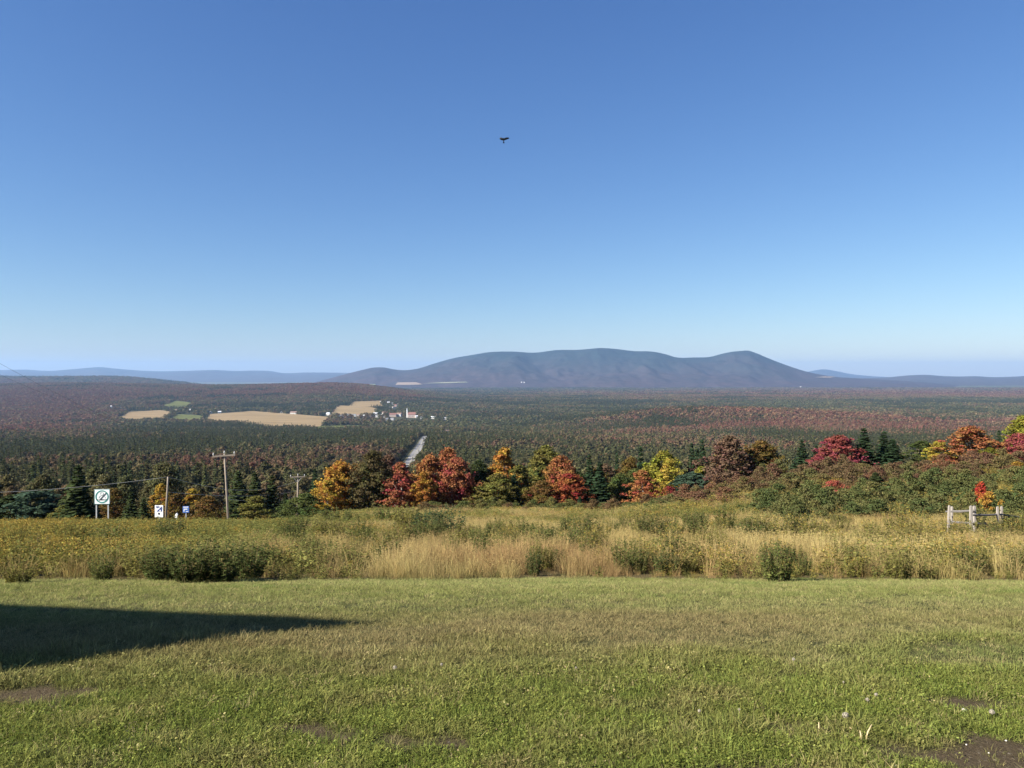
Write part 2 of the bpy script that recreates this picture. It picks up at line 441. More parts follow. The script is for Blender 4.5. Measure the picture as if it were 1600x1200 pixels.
# ------------------------------------------------------------------ far mountains and hills
def far_mat(name, low, high, z0, z1, scale):
    m, t, out = base_mat(name)
    b = N(t, 'ShaderNodeBsdfPrincipled', Roughness=1.0); b.inputs['Specular IOR Level'].default_value = 0.0
    geo = t.nodes.new('ShaderNodeNewGeometry'); sx = t.nodes.new('ShaderNodeSeparateXYZ')
    t.links.new(geo.outputs['Position'], sx.inputs[0])
    nz = N(t, 'ShaderNodeTexNoise', Scale=scale, Detail=9.0, Roughness=0.62); t.links.new(geo.outputs['Position'], nz.inputs['Vector'])
    mr = t.nodes.new('ShaderNodeMapRange'); mr.inputs[1].default_value = z0; mr.inputs[2].default_value = z1
    t.links.new(sx.outputs['Z'], mr.inputs[0])
    ad = N(t, 'ShaderNodeMath', _operation='MULTIPLY_ADD'); t.links.new(nz.outputs['Fac'], ad.inputs[0]); ad.inputs[1].default_value = 1.9; ad.inputs[2].default_value = -0.95
    a2 = N(t, 'ShaderNodeMath', _operation='ADD', _use_clamp=True); t.links.new(mr.outputs[0], a2.inputs[0]); t.links.new(ad.outputs[0], a2.inputs[1])
    mx = t.nodes.new('ShaderNodeMix'); mx.data_type = 'RGBA'; mx.inputs['A'].default_value = (*low, 1); mx.inputs['B'].default_value = (*high, 1)
    t.links.new(a2.outputs[0], mx.inputs['Factor'])
    n2 = N(t, 'ShaderNodeTexNoise', Scale=scale * 9, Detail=6.0, Roughness=0.75); t.links.new(geo.outputs['Position'], n2.inputs['Vector'])
    m3 = t.nodes.new('ShaderNodeMapRange'); m3.inputs[1].default_value = 0.3; m3.inputs[2].default_value = 0.7; m3.inputs[3].default_value = 0.6; m3.inputs[4].default_value = 1.4
    t.links.new(n2.outputs['Fac'], m3.inputs[0])
    hs = t.nodes.new('ShaderNodeHueSaturation'); t.links.new(mx.outputs['Result'], hs.inputs['Color']); t.links.new(m3.outputs[0], hs.inputs['Value'])
    t.links.new(hs.outputs[0], b.inputs['Base Color']); t.links.new(b.outputs[0], out.inputs[0])
    return m
def range_mesh(name, sil, d_foot, d_ridge, d_back, mat, spur=0.12, na=3.0, nd=70, seed=1, foot_drop=40, power=1.15):
    sil = np.array(sil, float)
    aa = np.arange(sil[0, 0], sil[-1, 0] + 0.1, na)
    # smooth silhouette
    f = hermite(sil[:, 0], sil[:, 1])
    ys = f(aa)
    dd = np.concatenate([np.linspace(d_foot, d_ridge, nd), np.linspace(d_ridge, d_back, nd // 3)[1:]])
    A, D = np.meshgrid(aa, dd)
    X = (A - 800) / F * D; Y = D
    G = H(X.ravel(), Y.ravel()).reshape(X.shape) - 12
    zr = EYE - (ys - HZ) / F * d_ridge
    gr = H((aa - 800) / F * d_ridge, np.full(len(aa), d_ridge)) - 12
    rise = np.maximum(zr - gr, 4)[None, :]
    t = np.where(D <= d_ridge, (D - d_foot) / (d_ridge - d_foot), 1 - (D - d_ridge) / (d_back - d_ridge))
    wob = fbm(X / (d_ridge * 0.05), Y / (d_ridge * 0.11), 4, seed) - 0.5
    rdg = 1 - np.abs(2 * fbm(X / (d_ridge * 0.028), Y / (d_ridge * 0.075), 4, seed + 5) - 1)
    tt = np.clip(t + wob * 0.42 * np.sin(np.pi * np.clip(t, 0, 1)), 0, 1)
    prof = sstep(0, 1, tt) ** power * 0.72 + tt * 0.28
    h = rise * prof * (1 + spur * (rdg - 0.75) * 2.0 * (1 - t ** 3)) 
    Z = G + h - foot_drop * (1 - np.clip(t * 6, 0, 1))
    Z = np.where(D < d_ridge, np.minimum(Z, EYE + (zr - EYE)[None, :] * D / d_ridge - 0.01 * rise * (1 - t)), Z)
    n = len(aa); i = np.arange(len(dd) - 1)[:, None] * n + np.arange(n - 1)[None, :]
    faces = np.stack([i, i + 1, i + 1 + n, i + n], -1).reshape(-1, 4)
    me = new_mesh(name, np.stack([X.ravel(), Y.ravel(), Z.ravel()], -1), faces, (mat,), smooth=True)
    return add(name, me)
M_MTN = far_mat('mountain_woods', (0.052, 0.036, 0.036), (0.018, 0.028, 0.028), -150, 330, 0.0009)
M_HILL = far_mat('hill_woods', (0.055, 0.042, 0.038), (0.03, 0.036, 0.03), -150, 500, 0.0005)
SIL = [(470, 603), (520, 590), (548, 582.5), (566, 578), (582, 574.5), (600, 574.2), (615, 577), (632, 578.5), (650, 576.5), (680, 567.5), (705, 560.5), (735, 555), (765, 550.2), (800, 549.3),
       (835, 551), (870, 547), (905, 546.5), (940, 543.8), (965, 545.5), (990, 548.5), (1020, 549.5), (1040, 553.5), (1055, 558), (1085, 558.5), (1110, 557.5), (1128, 552.8), (1145, 549.5), (1158, 548.3),
       (1170, 548), (1182, 552), (1200, 559.5), (1230, 571), (1258, 580), (1300, 588), (1360, 592), (1440, 597), (1500, 602)]
mtn = tag(range_mesh('mountain', SIL, 10200, 14000, 16500, M_MTN, 0.11, 2.5, 90, 11), 'long broad backed blue mountain with a separate cone at its right end', 'mountain', kind='structure')
tag(range_mesh('hill', [(-260, 580), (-60, 579), (0, 578.2), (40, 577.6), (75, 579.4), (112, 577), (140, 574.6), (155, 573.6), (172, 575), (200, 577.6), (245, 580), (290, 579.4), (340, 578.3), (365, 579.6), (400, 579),
                       (422, 579.8), (440, 582.6), (480, 582), (560, 583), (640, 586), (700, 592)], 19000, 26000, 30000, M_HILL, 0.1, 4, 40, 31), 'low blue range of hills along the left horizon', 'hills', kind='structure')
tag(range_mesh('hill', [(1200, 596), (1245, 585), (1270, 579.3), (1288, 577), (1305, 579.5), (1330, 584.5), (1362, 587.6), (1400, 590), (1460, 596)], 23000, 30000, 33000, M_HILL, 0.06, 4, 40, 37),
    'small pale blue hill just right of the mountain', 'hill', kind='structure')
tag(range_mesh('hill', [(1290, 599), (1340, 592), (1390, 589.3), (1420, 586.6), (1445, 585.6), (1475, 587.6), (1500, 588.2), (1525, 587.8), (1550, 589.2), (1580, 588.6), (1605, 587.4), (1650, 588), (1750, 586), (1900, 588)],
               12500, 18500, 22000, M_HILL, 0.1, 4, 50, 43), 'low wooded hills along the right horizon', 'hills', kind='structure')

# ------------------------------------------------------------------ farmland and roads
def drape_poly(name, poly, mat, lift, n=14):
    """field: polygon in (azimuth, row) laid on the terrain"""
    p = np.array(poly); x0, x1 = p[:, 0].min(), p[:, 0].max(); y0, y1 = p[:, 1].min(), p[:, 1].max()
    vid = {}; V = []; Fc = []
    def vert(px, py):
        k = (round(px, 3), round(py, 3))
        if k not in vid:
            d = ray_ground(px, py, 900.0); X = gx(px, d)
            V.append((X, d, float(H(np.array([X]), np.array([d]))[0]) + lift)); vid[k] = len(V) - 1
        return vid[k]
    rows = np.linspace(y0 + 0.02, y1 - 0.02, 7)
    spans = []
    for r in rows:
        xs = []
        for i in range(len(p)):
            (ax, ay), (bx, by) = p[i], p[(i + 1) % len(p)]
            if (ay > r) != (by > r): xs.append(ax + (bx - ax) * (r - ay) / (by - ay))
        xs.sort(); spans.append((xs[0], xs[-1]))
    for q in range(len(rows) - 1):
        (l0, r0), (l1, r1) = spans[q], spans[q + 1]
        for i in range(n):
            u0, u1 = i / n, (i + 1) / n
            f = [vert(l1 + (r1 - l1) * u0, rows[q + 1]), vert(l1 + (r1 - l1) * u1, rows[q + 1]), vert(l0 + (r0 - l0) * u1, rows[q]), vert(l0 + (r0 - l0) * u0, rows[q])]
            if len(set(f)) == 4: Fc.append(tuple(f))
    return add(name, new_mesh(name, V, Fc, (mat,)))
_fm = {}
def field_mat(c):
    if c not in _fm:
        _fm[c] = plain('field', c, 0.95, 0.36, 0.02, 0, 0.0, (0.25, 1.2, 1))
    return _fm[c]
for nm, poly, c, lb in FIELD_DEFS:
    tag(drape_poly(nm, poly, field_mat(c), 2.0), lb, 'field', 'open fields around the village', kind='structure')

def strip(name, line, width, mat, lift):
    V = []; Fc = []
    for i, (x, y) in enumerate(line):
        x2, y2 = line[min(i + 1, len(line) - 1)]; x1, y1 = line[max(i - 1, 0)]
        dx, dy = x2 - x1, y2 - y1; L = math.hypot(dx, dy)
        for s in (-1, -0.33, 0.33, 1):
            X = x + s * dy / L * width / 2; Y = y - s * dx / L * width / 2
            V.append((X, Y, float(H(np.array([X]), np.array([Y]))[0]) + lift))
        if i:
            for k in range(3):
                a = (i - 1) * 4 + k; Fc.append((a, a + 1, a + 5, a + 4))
    return add(name, new_mesh(name, V, Fc, (mat,), smooth=True))
M_ROAD = plain('worn_asphalt', (0.30, 0.285, 0.265), 0.9, 0.18, 0.25, 0)
M_VERGE = plain('verge', (0.17, 0.15, 0.07), 0.95, 0.35, 0.3, 0)
M_PAINT = plain('road_paint', (0.62, 0.55, 0.3), 0.8, 0.1, 1.0, 0)
ys = np.concatenate([np.arange(70, 400, 8.0), np.arange(400, 1700, 14.0)])
rl = [(float(road_x(y)), float(y)) for y in ys]
tag(strip('road_verge', rl, 15, M_VERGE, 0.35), 'dry grass verges beside the straight valley road', 'verge', kind='structure')
road = tag(strip('road', rl, 10.5, M_ROAD, 0.6), 'straight grey road running down through the valley woods', 'road', kind='structure')
o = strip('centre_line', rl, 0.3, M_PAINT, 0.65); o.parent = road
d1 = ray_ground(594, 627.5, 900); d2 = ray_ground(613, 641, 900)
vl = [(gx(594 + 19 * t, d1 + (d2 - d1) * t), d1 + (d2 - d1) * t) for t in np.linspace(0, 1, 12)]
tag(strip('village_road', vl, 11, plain('pale_gravel', (0.42, 0.38, 0.33), 0.9, 0.1, 0.2, 0), 3.0), 'pale village street climbing beside the upper straw field', 'road', kind='structure')
# pale fields at the mountain's foot, laid on the slope itself
from mathutils.bvhtree import BVHTree
def bvh_of(o):
    me = o.data; nv = len(me.vertices); co = np.empty(nv * 3, np.float32); me.vertices.foreach_get('co', co)
    li = np.empty(len(me.loops), np.int32); me.loops.foreach_get('vertex_index', li)
    return BVHTree.FromPolygons(co.reshape(-1, 3).tolist(), li.reshape(-1, 4).tolist())
_xs = np.arange(480, 1300, 4.0); _ds = np.exp(np.linspace(math.log(4500), math.log(16000), 160))
_A, _D = np.meshgrid(_xs, _ds); _gx = (_A - 800) / F * _D; _gz = H(_gx.ravel(), _D.ravel())
_n = len(_xs); _i = (np.arange(len(_ds) - 1)[:, None] * _n + np.arange(_n - 1)[None, :])
_gb = BVHTree.FromPolygons(np.stack([_gx.ravel(), _D.ravel(), _gz], -1).tolist(), np.stack([_i, _i + 1, _i + 1 + _n, _i + _n], -1).reshape(-1, 4).tolist())
_mb = bvh_of(mtn)
def far_hit(px, py):
    o = Vector((0, 0, EYE)); dr = Vector(((px - 800) / F, 1, -(py - HZ) / F)).normalized()
    hs_ = [h for h in (_gb.ray_cast(o, dr)[0], _mb.ray_cast(o, dr)[0]) if h is not None]
    return min(hs_, key=lambda h: h.y) if hs_ else None
FAR_OPEN = []
for poly, c, lb in [([(618, 602.4), (621, 598.4), (650, 598), (661, 601.6), (640, 602.6)], PALE, 'pale pinkish field at the foot of the mountain'),
                    ([(557, 608), (561, 601.6), (586, 601), (590, 607.4)], (0.17, 0.2, 0.1), 'pale green field below the left end of the mountain'),
                    ([(495, 603), (499, 599.6), (525, 599.2), (527, 603.2)], PALE, 'pale strip of field behind the wooded ridge'),
                    ([(658, 600.2), (690, 598.1), (728, 597.3), (732, 598.6), (690, 599.8)], (0.2, 0.2, 0.13), 'thin greyish field along the foot of the mountain'),
                    ([(1272, 590.4), (1290, 588.6), (1306, 589.6), (1296, 591.4)], PALE, 'tiny pale clearing on the right shoulder of the mountain')]:
    cx = sum(p[0] for p in poly) / len(poly); cy_ = sum(p[1] for p in poly) / len(poly)
    ring = []
    for q in range(len(poly)):
        (ax, ay), (bx, by) = poly[q], poly[(q + 1) % len(poly)]
        for t_ in (0, 0.33, 0.67): ring.append((ax + (bx - ax) * t_, ay + (by - ay) * t_))
    V = []; Fc = []; R_ = len(ring); ok = True
    for lev in (1.0, 0.66, 0.33, 0.02):
        for (px, py) in ring:
            h = far_hit(cx + (px - cx) * lev, cy_ + (py - cy_) * lev)
            if h is None: ok = False; h = Vector((0, 9000, -300))
            V.append((h.x, h.y, h.z + 9))
    for lev in range(3):
        for q in range(R_): Fc.append((lev * R_ + q, lev * R_ + (q + 1) % R_, (lev + 1) * R_ + (q + 1) % R_, (lev + 1) * R_ + q))
    if ok:
        tag(add('stubble_field', new_mesh('far_field', V, Fc, (field_mat(c),))), lb, 'field', 'pale fields far off under the mountain', kind='structure')
        a_ = np.array(V); FAR_OPEN.append((min(p[0] for p in poly), max(p[0] for p in poly), a_[:, 1].min() - 500, a_[:, 1].max()))

# ------------------------------------------------------------------ plant prototypes
def leaf_cards(cen, nrm, size, asp, rng, tang=None):
    """quads (pointed ovals) at cen facing nrm -> verts, faces"""
    n = len(cen)
    if tang is None:
        tang = rng.normal(size=(n, 3))
    u = np.cross(nrm, tang); u /= np.linalg.norm(u, axis=1)[:, None] + 1e-9
    w = np.cross(nrm, u); w /= np.linalg.norm(w, axis=1)[:, None] + 1e-9
    s = np.asarray(size)[:, None]
    v = np.stack([cen - w * s, cen + u * s * asp - w * s * 0.1, cen + w * s, cen - u * s * asp - w * s * 0.1], 1).reshape(-1, 3)
    f = np.arange(4 * n).reshape(-1, 4)
    return v, f
def unit(v): return v / (np.linalg.norm(v, axis=1)[:, None] + 1e-9)
def crown_geo(seed, h, w, z0, nclump, per, leaf, clump_r, rough=0.5, topw=1.0, droop=0.0):
    """leafy crown: clumps of leaf faces filling an uneven egg"""
    rng = np.random.default_rng(seed)
    C = []
    lob = [(rng.uniform(0, 6.28), rng.uniform(0.1, 0.9), rng.uniform(-0.28, 0.25)) for _ in range(9)]
    while len(C) < nclump:
        t = rng.random(); an = rng.uniform(0, 6.283)
        env = math.sin(math.pi * min(1, (0.08 + 0.92 * t) ** (0.72 / topw))) ** 0.62
        k = 1.0
        for (la, lt, lv) in lob:
            k += lv * math.exp(-((math.cos(an - la) - 1) ** 2) / 0.25 - ((t - lt) / 0.22) ** 2)
        q = rng.random() ** 0.42
        rr = w / 2 * env * q * k * (1 + rng.uniform(-rough, rough) * 0.4)
        C.append((math.cos(an) * rr, math.sin(an) * rr, z0 + t * (h - z0)))
    C = np.array(C)
    mid = np.array([0, 0, z0 + 0.45 * (h - z0)])
    cr = clump_r * rng.uniform(0.65, 1.3, nclump)
    off = unit(rng.normal(size=(nclump, per, 3)).reshape(-1, 3)) * (rng.random((nclump * per, 1)) ** 0.45)
    off = off.reshape(nclump, per, 3) * cr[:, None, None] * np.array([1, 1, 0.75])
    cen = (C[:, None, :] + off).reshape(-1, 3)
    out = unit((cen - mid) * np.array([1, 1, 0.8]))
    loc = unit(off.reshape(-1, 3))
    nrm = unit(out * 0.4 + loc * 0.4 + np.array([0, 0, 0.25]) + rng.normal(size=cen.shape) * 0.55)
    # a third of the leaves are strewn loosely between the clumps
    lo = rng.random(len(cen)) < 0.36
    mixc = C[rng.integers(0, nclump, len(cen))]; tq = rng.random((len(cen), 1))
    loose = cen * (1 - tq * 0.55) + mixc * tq * 0.55 + rng.normal(size=cen.shape) * clump_r * 0.45
    near = np.linalg.norm((mixc - cen), axis=1) < 0.5 * w
    cen = np.where((lo & near)[:, None], loose, cen)
    cen[:, 2] = np.maximum(cen[:, 2], 0.02 * h)
    v, f = leaf_cards(cen, nrm, leaf * rng.uniform(0.6, 1.25, len(cen)), 0.72, rng)
    rnd = np.clip(rng.normal(0.5, 0.25, len(cen)), 0, 1)
    rnd2 = np.repeat(np.clip(rng.normal(0.5, 0.28, nclump), 0, 1), per)
    return v, f, rnd, rnd2, C
def spruce_geo(seed, h, w, levels, nb, seg, card, z0=0.04, gap=0.0):
    rng = np.random.default_rng(seed); cen = []; nrm = []; tan = []; size = []; r2 = []
    for l in range(levels):
        t = (l + rng.uniform(-0.3, 0.3)) / levels
        z = h * (z0 + (1 - z0) * t)
        R = w / 2 * (1 - t) ** 0.85 * (1.0 if t > 0.1 else 0.85)
        n = max(3, int(nb * (1 - 0.55 * t)))
        a0 = rng.uniform(0, 6.28)
        for b in range(n):
            an = a0 + 6.283 * b / n + rng.uniform(-0.25, 0.25)
            L = max(R * rng.uniform(0.68, 1.18), card * 0.4)
            dr = rng.uniform(0.12, 0.42) * (1 - 0.5 * t)
            k2 = rng.random()
            m = max(1, int(seg * (0.35 + 0.65 * L / (w / 2))))
            for s in range(m):
                q = (s + 0.6) / m
                x = math.cos(an) * L * q; y = math.sin(an) * L * q
                zz = z - dr * L * q + 0.16 * L * q * q
                for side in ((-1, 1) if seg > 2 else (0,)):
                    cen.append((x - math.sin(an) * side * card * 0.42 * (1.15 - q), y + math.cos(an) * side * card * 0.42 * (1.15 - q), zz + rng.uniform(-0.1, 0.06) * card))
                    nn = np.array([math.cos(an) * 0.35, math.sin(an) * 0.35, 0.8]) + rng.normal(size=3) * 0.3
                    nrm.append(nn); tan.append((-math.sin(an + side * 0.5), math.cos(an + side * 0.5), 0)); size.append(card * rng.uniform(0.6, 1.1) * (0.65 + 0.35 * (1 - t))); r2.append(k2)
    # leader
    for q in range(3):
        cen.append((0, 0, h * (0.97 + 0.012 * q))); nrm.append(np.array([math.cos(q * 2.1), math.sin(q * 2.1), 0.0])); tan.append((-math.sin(q * 2.1), math.cos(q * 2.1), 0)); size.append(card * 0.6); r2.append(0.5)
    cen = np.array(cen); nrm = unit(np.array(nrm)); tan = np.array(tan)
    v, f = leaf_cards(cen, nrm, np.array(size), 0.5, rng, tan)
    return v, f, np.clip(rng.normal(0.5, 0.25, len(cen)), 0, 1), np.array(r2), None
def geo_mesh(name, g, mat):
    v, f, r1, r2, _ = g
    return new_mesh(name, v, f, (mat,), {'rnd': ('FACE', 'FLOAT', r1), 'rnd2': ('FACE', 'FLOAT', r2)})
def trunk_mesh(seed, h, r, C=None, mat=None, limbs=7, lean=0.0):
    rng = random.Random(seed); mb = MB()
    top = h * 0.8
    pts = [(lean * t * t * h + rng.uniform(-.04, .04) * h * t * 0.6, rng.uniform(-.04, .04) * h * t * 0.6, top * t - (0.6 if t == 0 else 0)) for t in (0, 0.15, 0.35, 0.6, 0.82, 1)]
    mb.tube(pts, [r * k for k in (1.35, 1.0, 0.85, 0.6, 0.35, 0.1)], 7)
    if C is not None:
        idx = list(range(len(C))); rng.shuffle(idx)
        for i in idx[:limbs]:
            c = C[i]; zb = max(h * 0.12, c[2] * rng.uniform(0.35, 0.6)); b = Vector((lean * (zb / h) ** 2 * h, 0, zb))
            e = Vector(c); mid = b.lerp(e, 0.5) + Vector((0, 0, 0.06 * h))
            mb.tube([b, mid, e], [r * 0.42, r * 0.25, r * 0.06], 5)
    return mb.mesh('trunk', mat or M_BARK, True)

PROTO = {}
for k in range(5):       # broad maples
    g = crown_geo(100 + k, 8.0, 5.4, 0.35, 230, 48, 0.13, 0.50, 0.9)
    PROTO['maple', k] = (geo_mesh('maple_crown', g, M_LEAF), trunk_mesh(k, 8.0, 0.15, g[4], M_BARK), 8.0, 5.4)
for k in range(3):       # narrow, looser trees
    g = crown_geo(140 + k, 8.0, 3.6, 0.35, 150, 44, 0.12, 0.42, 1.0)
    PROTO['slim', k] = (geo_mesh('slim_crown', g, M_LEAF), trunk_mesh(20 + k, 8.0, 0.11, g[4], M_BIRCH if k == 1 else M_BARK), 8.0, 3.6)
for k in range(4):       # spruces
    g = spruce_geo(200 + k, 8.0, 3.5, 30, 14, 5, 0.38)
    PROTO['spruce', k] = (geo_mesh('spruce_crown', g, M_NEEDLE), MB().tube([(0, 0, -0.6), (0, 0, 3), (0, 0, 7.8)], [0.14, 0.09, 0.015], 6).mesh('trunk', M_BARK), 8.0, 3.5)
for k in range(2):       # shaggy pines
    g = crown_geo(240 + k, 8.0, 4.0, 0.5, 80, 44, 0.20, 0.6, 0.7, 0.62)
    PROTO['pine', k] = (geo_mesh('pine_crown', g, M_NEEDLE), trunk_mesh(40 + k, 8.0, 0.13, g[4]), 8.0, 4.0)
for k in range(3):       # shrubs that leaf to the ground
    g = crown_geo(260 + k, 2.4, 2.6, 0.05, 95, 46, 0.062, 0.27, 1.1)
    mb = MB(); rr = random.Random(k)
    for q in range(9):
        c = g[4][q * 5]; mb.tube([(c[0] * 0.1, c[1] * 0.1, -0.3), (c[0] * 0.5, c[1] * 0.5, c[2] * 0.6), tuple(c)], [0.025, 0.018, 0.006], 5)
    PROTO['shrub', k] = (geo_mesh('shrub_foliage', g, M_LEAF), mb.mesh('stem', M_STEM, True), 2.4, 2.6)

GREEN = (0.075, 0.095, 0.030); DGREEN = (0.042, 0.056, 0.022); OLIVE = (0.135, 0.125, 0.034); SPR = (0.027, 0.046, 0.022); BLUEGREEN = (0.040, 0.064, 0.040)
ORANGE = (0.310, 0.155, 0.036); GOLD = (0.30, 0.185, 0.036); YELLOW = (0.34, 0.265, 0.048); RED = (0.235, 0.078, 0.046); RUST = (0.265, 0.112, 0.046); CRIMSON = (0.225, 0.056, 0.052)
BROWN = (0.130, 0.080, 0.054); BROWNOL = (0.13, 0.085, 0.028); YGREEN = (0.19, 0.18, 0.03); DKBR = (0.085, 0.072, 0.032)
_tc = [0]
def tree(kind, px, top, wpx, d, colour, label, sink=0.0, group=None, cat='tree', base_row=None):
    """a tree standing on the terrain at azimuth px and distance d, its tip at row top"""
    x = gx(px, d); zb = float(H(np.array([x]), np.array([d]))[0])
    zt = EYE - (top - HZ) / F * d
    ks = [k for k in PROTO if k[0] == kind]; kk = ks[_tc[0] % len(ks)]; _tc[0] += 1
    crown, trunk, h0, w0 = PROTO[kk]
    h = max(zt - zb, 0.8); w = wpx / F * d * (1.35 if kind == 'spruce' else 1.28)
    name = {'maple': 'maple_tree', 'slim': 'young_tree', 'spruce': 'spruce_tree', 'pine': 'pine_tree', 'shrub': 'shrub'}[kind]
    e = empty(name, (x, d, zb - sink), (_tc[0] * 2.399) % 6.283, (w / w0, w / w0, (h + sink) / h0))
    c = add('foliage' if kind == 'shrub' else 'crown', crown, e); c.color = (*colour, 1)
    add('stem' if kind == 'shrub' else 'trunk', trunk, e)
    tag(e, label, cat, group)
    return e

G1 = 'autumn trees along the lower edge of the meadow'
TREES = [
 ('maple', 531, 722, 62, 96, ORANGE, 'golden orange maple, first of the tree line right of the power poles'),
 ('slim', 512, 752, 36, 92, GOLD, 'low golden tree at the foot of the first orange maple'),
 ('maple', 583, 706, 56, 95, DKBR, 'dark green and brown tree between the golden and the red maple'),
 ('slim', 606, 712, 40, 99, BROWN, 'slender brownish tree behind the dark green one'),
 ('slim', 627, 724, 46, 92, RED, 'bright red narrow maple just left of the road gap'),
 ('maple', 672, 712, 52, 95, RUST, 'rust orange maple right of the road gap'),
 ('slim', 662, 738, 30, 91, ORANGE, 'small orange tree in front of the rust maple'),
 ('maple', 700, 702, 50, 101, RUST, 'tall rust maple rising behind its red neighbour'),
 ('maple', 714, 716, 56, 94, RED, 'deep red maple at the right of the rust maples'),
 ('maple', 748, 722, 42, 97, DGREEN, 'dark green tree right of the deep red maple'),
 ('slim', 788, 702, 50, 98, ORANGE, 'orange topped maple standing above green trees'),
 ('maple', 778, 742, 56, 92, OLIVE, 'olive green tree below the orange topped maple'),
 ('spruce', 803, 742, 34, 93, SPR, 'small dark spruce under the orange topped maple'),
 ('spruce', 818, 728, 32, 99, SPR, 'dark spruce right of the orange topped maple'),
 ('maple', 852, 700, 66, 104, OLIVE, 'broad olive tree left of the rusty brown maple'),
 ('maple', 876, 714, 50, 97, RUST, 'rusty brown maple between olive tree and spruces'),
 ('maple', 890, 742, 62, 92, (0.22, 0.065, 0.03), 'low brick red tree in front of the rusty maple'),
 ('maple', 848, 752, 44, 91, BROWNOL, 'low brownish olive tree by the brick red one'),
 ('spruce', 921, 710, 34, 96, SPR, 'tall dark spruce right of the rusty maple'),
 ('spruce', 937, 722, 44, 92, SPR, 'bushy dark spruce reaching down to the meadow'),
 ('spruce', 906, 776, 22, 88, SPR, 'small young spruce at the meadow edge below the rusty maple'),
 ('maple', 968, 742, 46, 95, GREEN, 'plain green tree between spruces and red orange maple'),
 ('spruce', 964, 706, 18, 108, SPR, 'slim dark spruce tip behind the plain green tree'),
 ('maple', 984, 716, 42, 104, BROWNOL, 'ochre tree behind the red orange maple'),
 ('spruce', 1001, 698, 30, 106, SPR, 'tall dark spruce beside the yellow tree'),
 ('slim', 1004, 736, 42, 90, RUST, 'red orange maple at the meadow edge under a tall spruce'),
 ('maple', 1036, 708, 60, 100, YGREEN, 'yellow green broad tree behind the yellow one'),
 ('slim', 1046, 718, 34, 94, YELLOW, 'bright yellow tree in the middle of the line'),
 ('shrub', 1046, 762, 36, 88, (0.19, 0.04, 0.03), 'dark red bush below the bright yellow tree'),
 ('spruce', 1081, 692, 26, 102, SPR, 'left one of two dark spruce tips beside the brown maple'),
 ('spruce', 1097, 686, 28, 101, SPR, 'taller of two dark spruces left of the brown maple'),
 ('slim', 1096, 730, 34, 93, YGREEN, 'yellow leaved sapling in front of the paired spruces'),
 ('pine', 1084, 740, 60, 90, BLUEGREEN, 'bluish green pine at the meadow edge below the paired spruces'),
 ('slim', 1118, 752, 24, 86, GOLD, 'small golden sapling right of the bluish pine'),
 ('maple', 1140, 684, 66, 88, BROWN, 'purplish brown maple standing higher than the line'),
 ('maple', 1190, 690, 58, 90, BROWNOL, 'bronze brown tree right of the purplish brown maple'),
 ('spruce', 1168, 702, 26, 94, SPR, 'dark spruce between the purplish and the bronze tree'),
 ('spruce', 1253, 687, 34, 84, SPR, 'pointed dark spruce left of the crimson maple'),
 ('spruce', 1275, 695, 22, 82, SPR, 'shorter spruce touching the crimson maple'),
 ('maple', 1312, 682, 66, 80, CRIMSON, 'crimson maple between two groups of spruces'),
 ('slim', 1288, 700, 34, 77, CRIMSON, 'lower crimson tree at the left of the crimson maple'),
 ('spruce', 1350, 669, 46, 80, SPR, 'tallest dark spruce right of the crimson maple'),
 ('spruce', 1381, 674, 40, 82, SPR, 'dark spruce second right of the crimson maple'),
 ('spruce', 1395, 686, 46, 78, SPR, 'broad lower spruce at the right of the spruce group'),
 ('slim', 1440, 690, 44, 84, GREEN, 'thin green tree left of the yellow birch'),
 ('slim', 1467, 690, 34, 80, YELLOW, 'yellow birch left of the orange red maple'),
 ('maple', 1517, 668, 68, 78, RUST, 'round orange red maple on the rise at the right'),
 ('slim', 1549, 700, 32, 76, YGREEN, 'yellow green sapling right of the round orange maple'),
 ('spruce', 1561, 672, 22, 82, SPR, 'slender spruce right of the round orange maple'),
 ('maple', 1600, 652, 58, 84, YGREEN, 'tall yellow green tree at the right edge'),
 ('maple', 1594, 678, 46, 76, CRIMSON, 'crimson maple at the right edge below the tall yellow green tree'),
 ('slim', 1590, 722, 30, 60, GOLD, 'golden bush tree at the right edge under the crimson maple'),
 # left, below the brow
 ('spruce', 122, 727, 62, 68, DGREEN, 'ragged spruce standing left of the green ringed sign'),
 ('pine', 50, 768, 64, 82, BLUEGREEN, 'bushy pine left of the ragged spruce'),
 ('pine', 14, 776, 50, 84, DGREEN, 'dark pine at the left edge of the wood'),
 ('slim', 100, 790, 40, 78, OLIVE, 'low olive sapling under the ragged spruce'),
 ('slim', 178, 764, 34, 86, BROWNOL, 'ochre tree just behind the green ringed sign'),
 ('spruce', 205, 768, 34, 84, DGREEN, 'spruce between the ringed sign and the arrow sign'),
 ('spruce', 225, 778, 30, 80, DGREEN, 'small spruce left of the arrow sign'),
 ('slim', 252, 757, 30, 86, GOLD, 'golden sapling left of the leaning stub pole'),
 ('slim', 275, 772, 34, 84, BROWNOL, 'ochre sapling right of the leaning stub pole'),
 ('slim', 300, 766, 36, 86, GOLD, 'yellowing sapling above the small blue sign'),
 ('maple', 325, 776, 46, 82, BROWNOL, 'brownish tree right of the small blue sign'),
 ('spruce', 372, 736, 50, 92, DGREEN, 'dark spruce just right of the tall T-shaped pole'),
 ('spruce', 398, 738, 44, 96, DGREEN, 'dark spruce in the middle of the gap between the two poles'),
 ('spruce', 425, 742, 40, 94, DGREEN, 'dark spruce left of the second power pole'),
 ('slim', 400, 776, 46, 84, OLIVE, 'low olive tree between the two power poles'),
 ('maple', 478, 772, 56, 78, GREEN, 'green broadleaf bush tree hiding the foot of the second power pole'),
 ('spruce', 446, 770, 30, 88, DGREEN, 'small spruce left of the green bush tree'),
]
